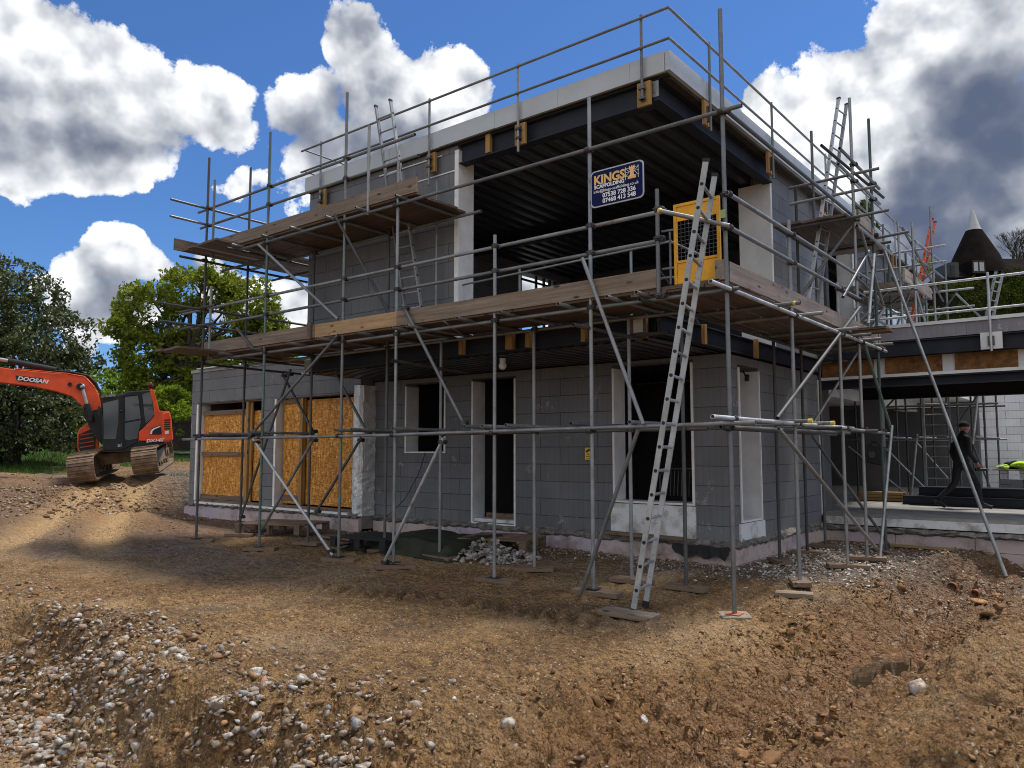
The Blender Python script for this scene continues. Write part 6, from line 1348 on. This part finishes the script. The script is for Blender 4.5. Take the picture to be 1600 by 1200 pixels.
# bare tree: recursive twigs
bt = thing('bare_tree', 'leafless tree behind the tiled roof at the right edge', 'tree', place(1580, 480, 70.), YAW); q = MB(); r = random.Random(2)
def grow(p, dr, L, rad_, n):
    e = p + dr*L; q.tube(p, e, rad_, rad_*.65, n=5, caps=False)
    if n == 0: return
    for _ in range(3 if n > 1 else 4):
        nd = (dr + Vector((r.uniform(-.6,.6), r.uniform(-.6,.6), r.uniform(-.15,.45)))).normalized(); grow(e, nd, L*r.uniform(.62,.85), rad_*.6, n-1)
grow(Vector((0,0,-1)), Vector((0,0,1)), 2.6, .22, 6); o = q.build('branches', M_['bark']); o.parent = bt
o2 = thing('bushy_tree', 'small leafy tree peeping between the orange ladder and the oast house', 'tree', place(1430, 470, 60.), YAW)
P = crown_pts([(0, 0, 2.6, 1.6, 1.2, .9), (-1.3, 0, 2.2, 1.1, 1.1, .8)], 3500, 22, hole=1.0); o, _ = leaves('crown', P, .12, M_['leaf_oak'], o2, 22); o.parent = o2; MB().tube((0,0,-2), (0,0,2.4), .15, .08).build('trunk', M_['bark']).parent = o2
# oast house
od = 46.; ok = od/1215.; OB = place(1530, 520, od); oast = thing('oast_house', 'brown tiled oast house with tall cone roof and white cowl, behind the hedge at right', 'house', OB, YAW)
def O(px, py, y=0): k2 = (od+y)/1215.; return Vector(((px-800)*k2 - 730*ok, y, (706-py)*k2 - 186*ok))
n = 28; c0 = O(1531, 405, 1.0); rb_ = 40*ok; c1 = O(1530, 357, 1.0); rt_ = 11.5*ok; base = O(1531, 430, 1.0)
def cone(name, lev, mat, cap=True):
    q = MB(); vs = []
    for (c, rr) in lev: vs += [c + Vector((rr*math.cos(2*PI*k/n), rr*math.sin(2*PI*k/n), 0)) for k in range(n)]
    q.add(vs, [(j*n+k, j*n+(k+1) % n, (j+1)*n+(k+1) % n, (j+1)*n+k) for j in range(len(lev)-1) for k in range(n)], 0, True)
    if cap: q.add(vs[-n:], [tuple(range(n))])
    o = q.build(name, M_[mat]); o.parent = oast; return o
cone('cone_roof', [(O(1531,432,1.), 45*ok), (O(1531,400,1.), 33.5*ok), (O(1530,357,1.), 12*ok)], 'tile'); cone('round_wall', [(O(1531,560,1.), 40*ok), (O(1531,432,1.), 40*ok)], 'tile')
cone('cowl', [(O(1530,358,1.), 12.2*ok), (O(1530,352,1.), 9.2*ok), (O(1529,323,1.), 1.8*ok)], 'cowl_grey')
q = MB(); A, B, Cc, Dd = O(1480,432,-1.), O(1700,432,-1.), O(1700,402,1.5), O(1540,402,1.5); q.add([A, B, Cc, Dd, O(1700,432,4.), O(1480,432,4.)], [(0,1,2,3), (3,2,4,5), (0,3,5)])
o = q.build('roof', M_['tile']); o.parent = oast; o = MB().box(O(1484,0).x, O(1700,0).x, -.8, 3.8, O(0,560).z, O(0,432).z).build('wall', M_['tile']); o.parent = oast
q = MB().box(O(1524,0,-1.3).x, O(1546,0,-1.3).x, -1.3, .8, O(0,427,-1.3).z, O(0,404,-1.3).z); o = q.build('dormer', M_['tile']); o.parent = oast
for a, b in ((1527,1533.5), (1536,1543)): o = MB().box(O(a,0,-1.37).x, O(b,0,-1.37).x, -1.37, -1.34, O(0,422,-1.37).z, O(0,408,-1.37).z).build('window_pane', M_['pane']); o.parent = oast
o = MB().box(O(1525,0,-1.33).x, O(1545,0,-1.33).x, -1.335, -1.302, O(0,425,-1.33).z, O(0,405,-1.33).z).build('window_frame', M_['bark']); o.parent = oast
q = MB().box(O(1489,0,-1.3).x, O(1503,0,-1.3).x, -1.3, .3, O(0,432,-1.3).z, O(0,408,-1.3).z); o = q.build('dormer', M_['galv_dark']); o.parent = oast; o = MB().box(O(1490.5,0,-1.34).x, O(1497,0,-1.34).x, -1.34, -1.31, O(0,430,-1.34).z, O(0,412,-1.34).z).build('window_pane', M_['black_metal']); o.parent = oast
q = MB(); q.add([O(1430,455,-3.), O(1500,455,-3.), O(1500,420,0.), O(1478,425,0.)], [(0,1,2,3)]); q.add([O(1440,560,-2.9), O(1700,560,-2.9), O(1700,448,-2.9), O(1440,455,-2.9)], [(0,1,2,3)]); o = q.build('lean_to_roof', M_['tile']); o.parent = oast
for k in range(0): o = MB().box(O(1518+14*k,0,-3).x, O(1526+14*k,0,-3).x, -3.0, -2.92, O(0,457,-3).z, O(0,449,-3).z).build('window_pane', M_['white_paint']); o.parent = oast
# grass tufts on the banks at left
rg = np.random.RandomState(3); Gp = np.stack([rg.uniform(-34, -17, 60000), rg.uniform(-9, 9, 60000)], -1)
gm = sst(.15, .6, sst(21.5, 24.5, -Gp[:, 0] + .35*(-2-Gp[:, 1]) + .9*fb(Gp[:, 0], Gp[:, 1], .5, 3))); gm = np.maximum(gm, sst(.5, .9, np.exp(-(((Gp[:, 0]+18.3)/1.2)**2 + ((Gp[:, 1]-4.3)/1.1)**2)) + .25*fb(Gp[:, 0], Gp[:, 1], 1.5, 2)))
Gp = Gp[rg.rand(len(Gp)) < gm*np.where(Gp[:, 0] > -20, 1, .8)]; Zg = height(Gp[:, 0], Gp[:, 1], True); n = len(Gp)
az = rg.uniform(0, 6.28, n); hgt = rg.uniform(.06, .20, n); lean = rg.randn(n, 2)*.05; w_ = .012
b0 = np.stack([Gp[:, 0] - w_*np.cos(az), Gp[:, 1] - w_*np.sin(az), Zg-.02], -1); b1 = np.stack([Gp[:, 0] + w_*np.cos(az), Gp[:, 1] + w_*np.sin(az), Zg-.02], -1)
tp_ = np.stack([Gp[:, 0] + lean[:, 0], Gp[:, 1] + lean[:, 1], Zg + hgt], -1); Vv = np.stack([b0, b1, tp_], 1).reshape(-1, 3); Ff = np.arange(3*n).reshape(n, 3); tt = np.repeat(rg.rand(n), 3)
tag(np_mesh('grass', Vv, Ff, M_['grassblade'], col={'tint': np.stack([tt, tt, tt, np.ones_like(tt)], -1)}), kind='stuff')
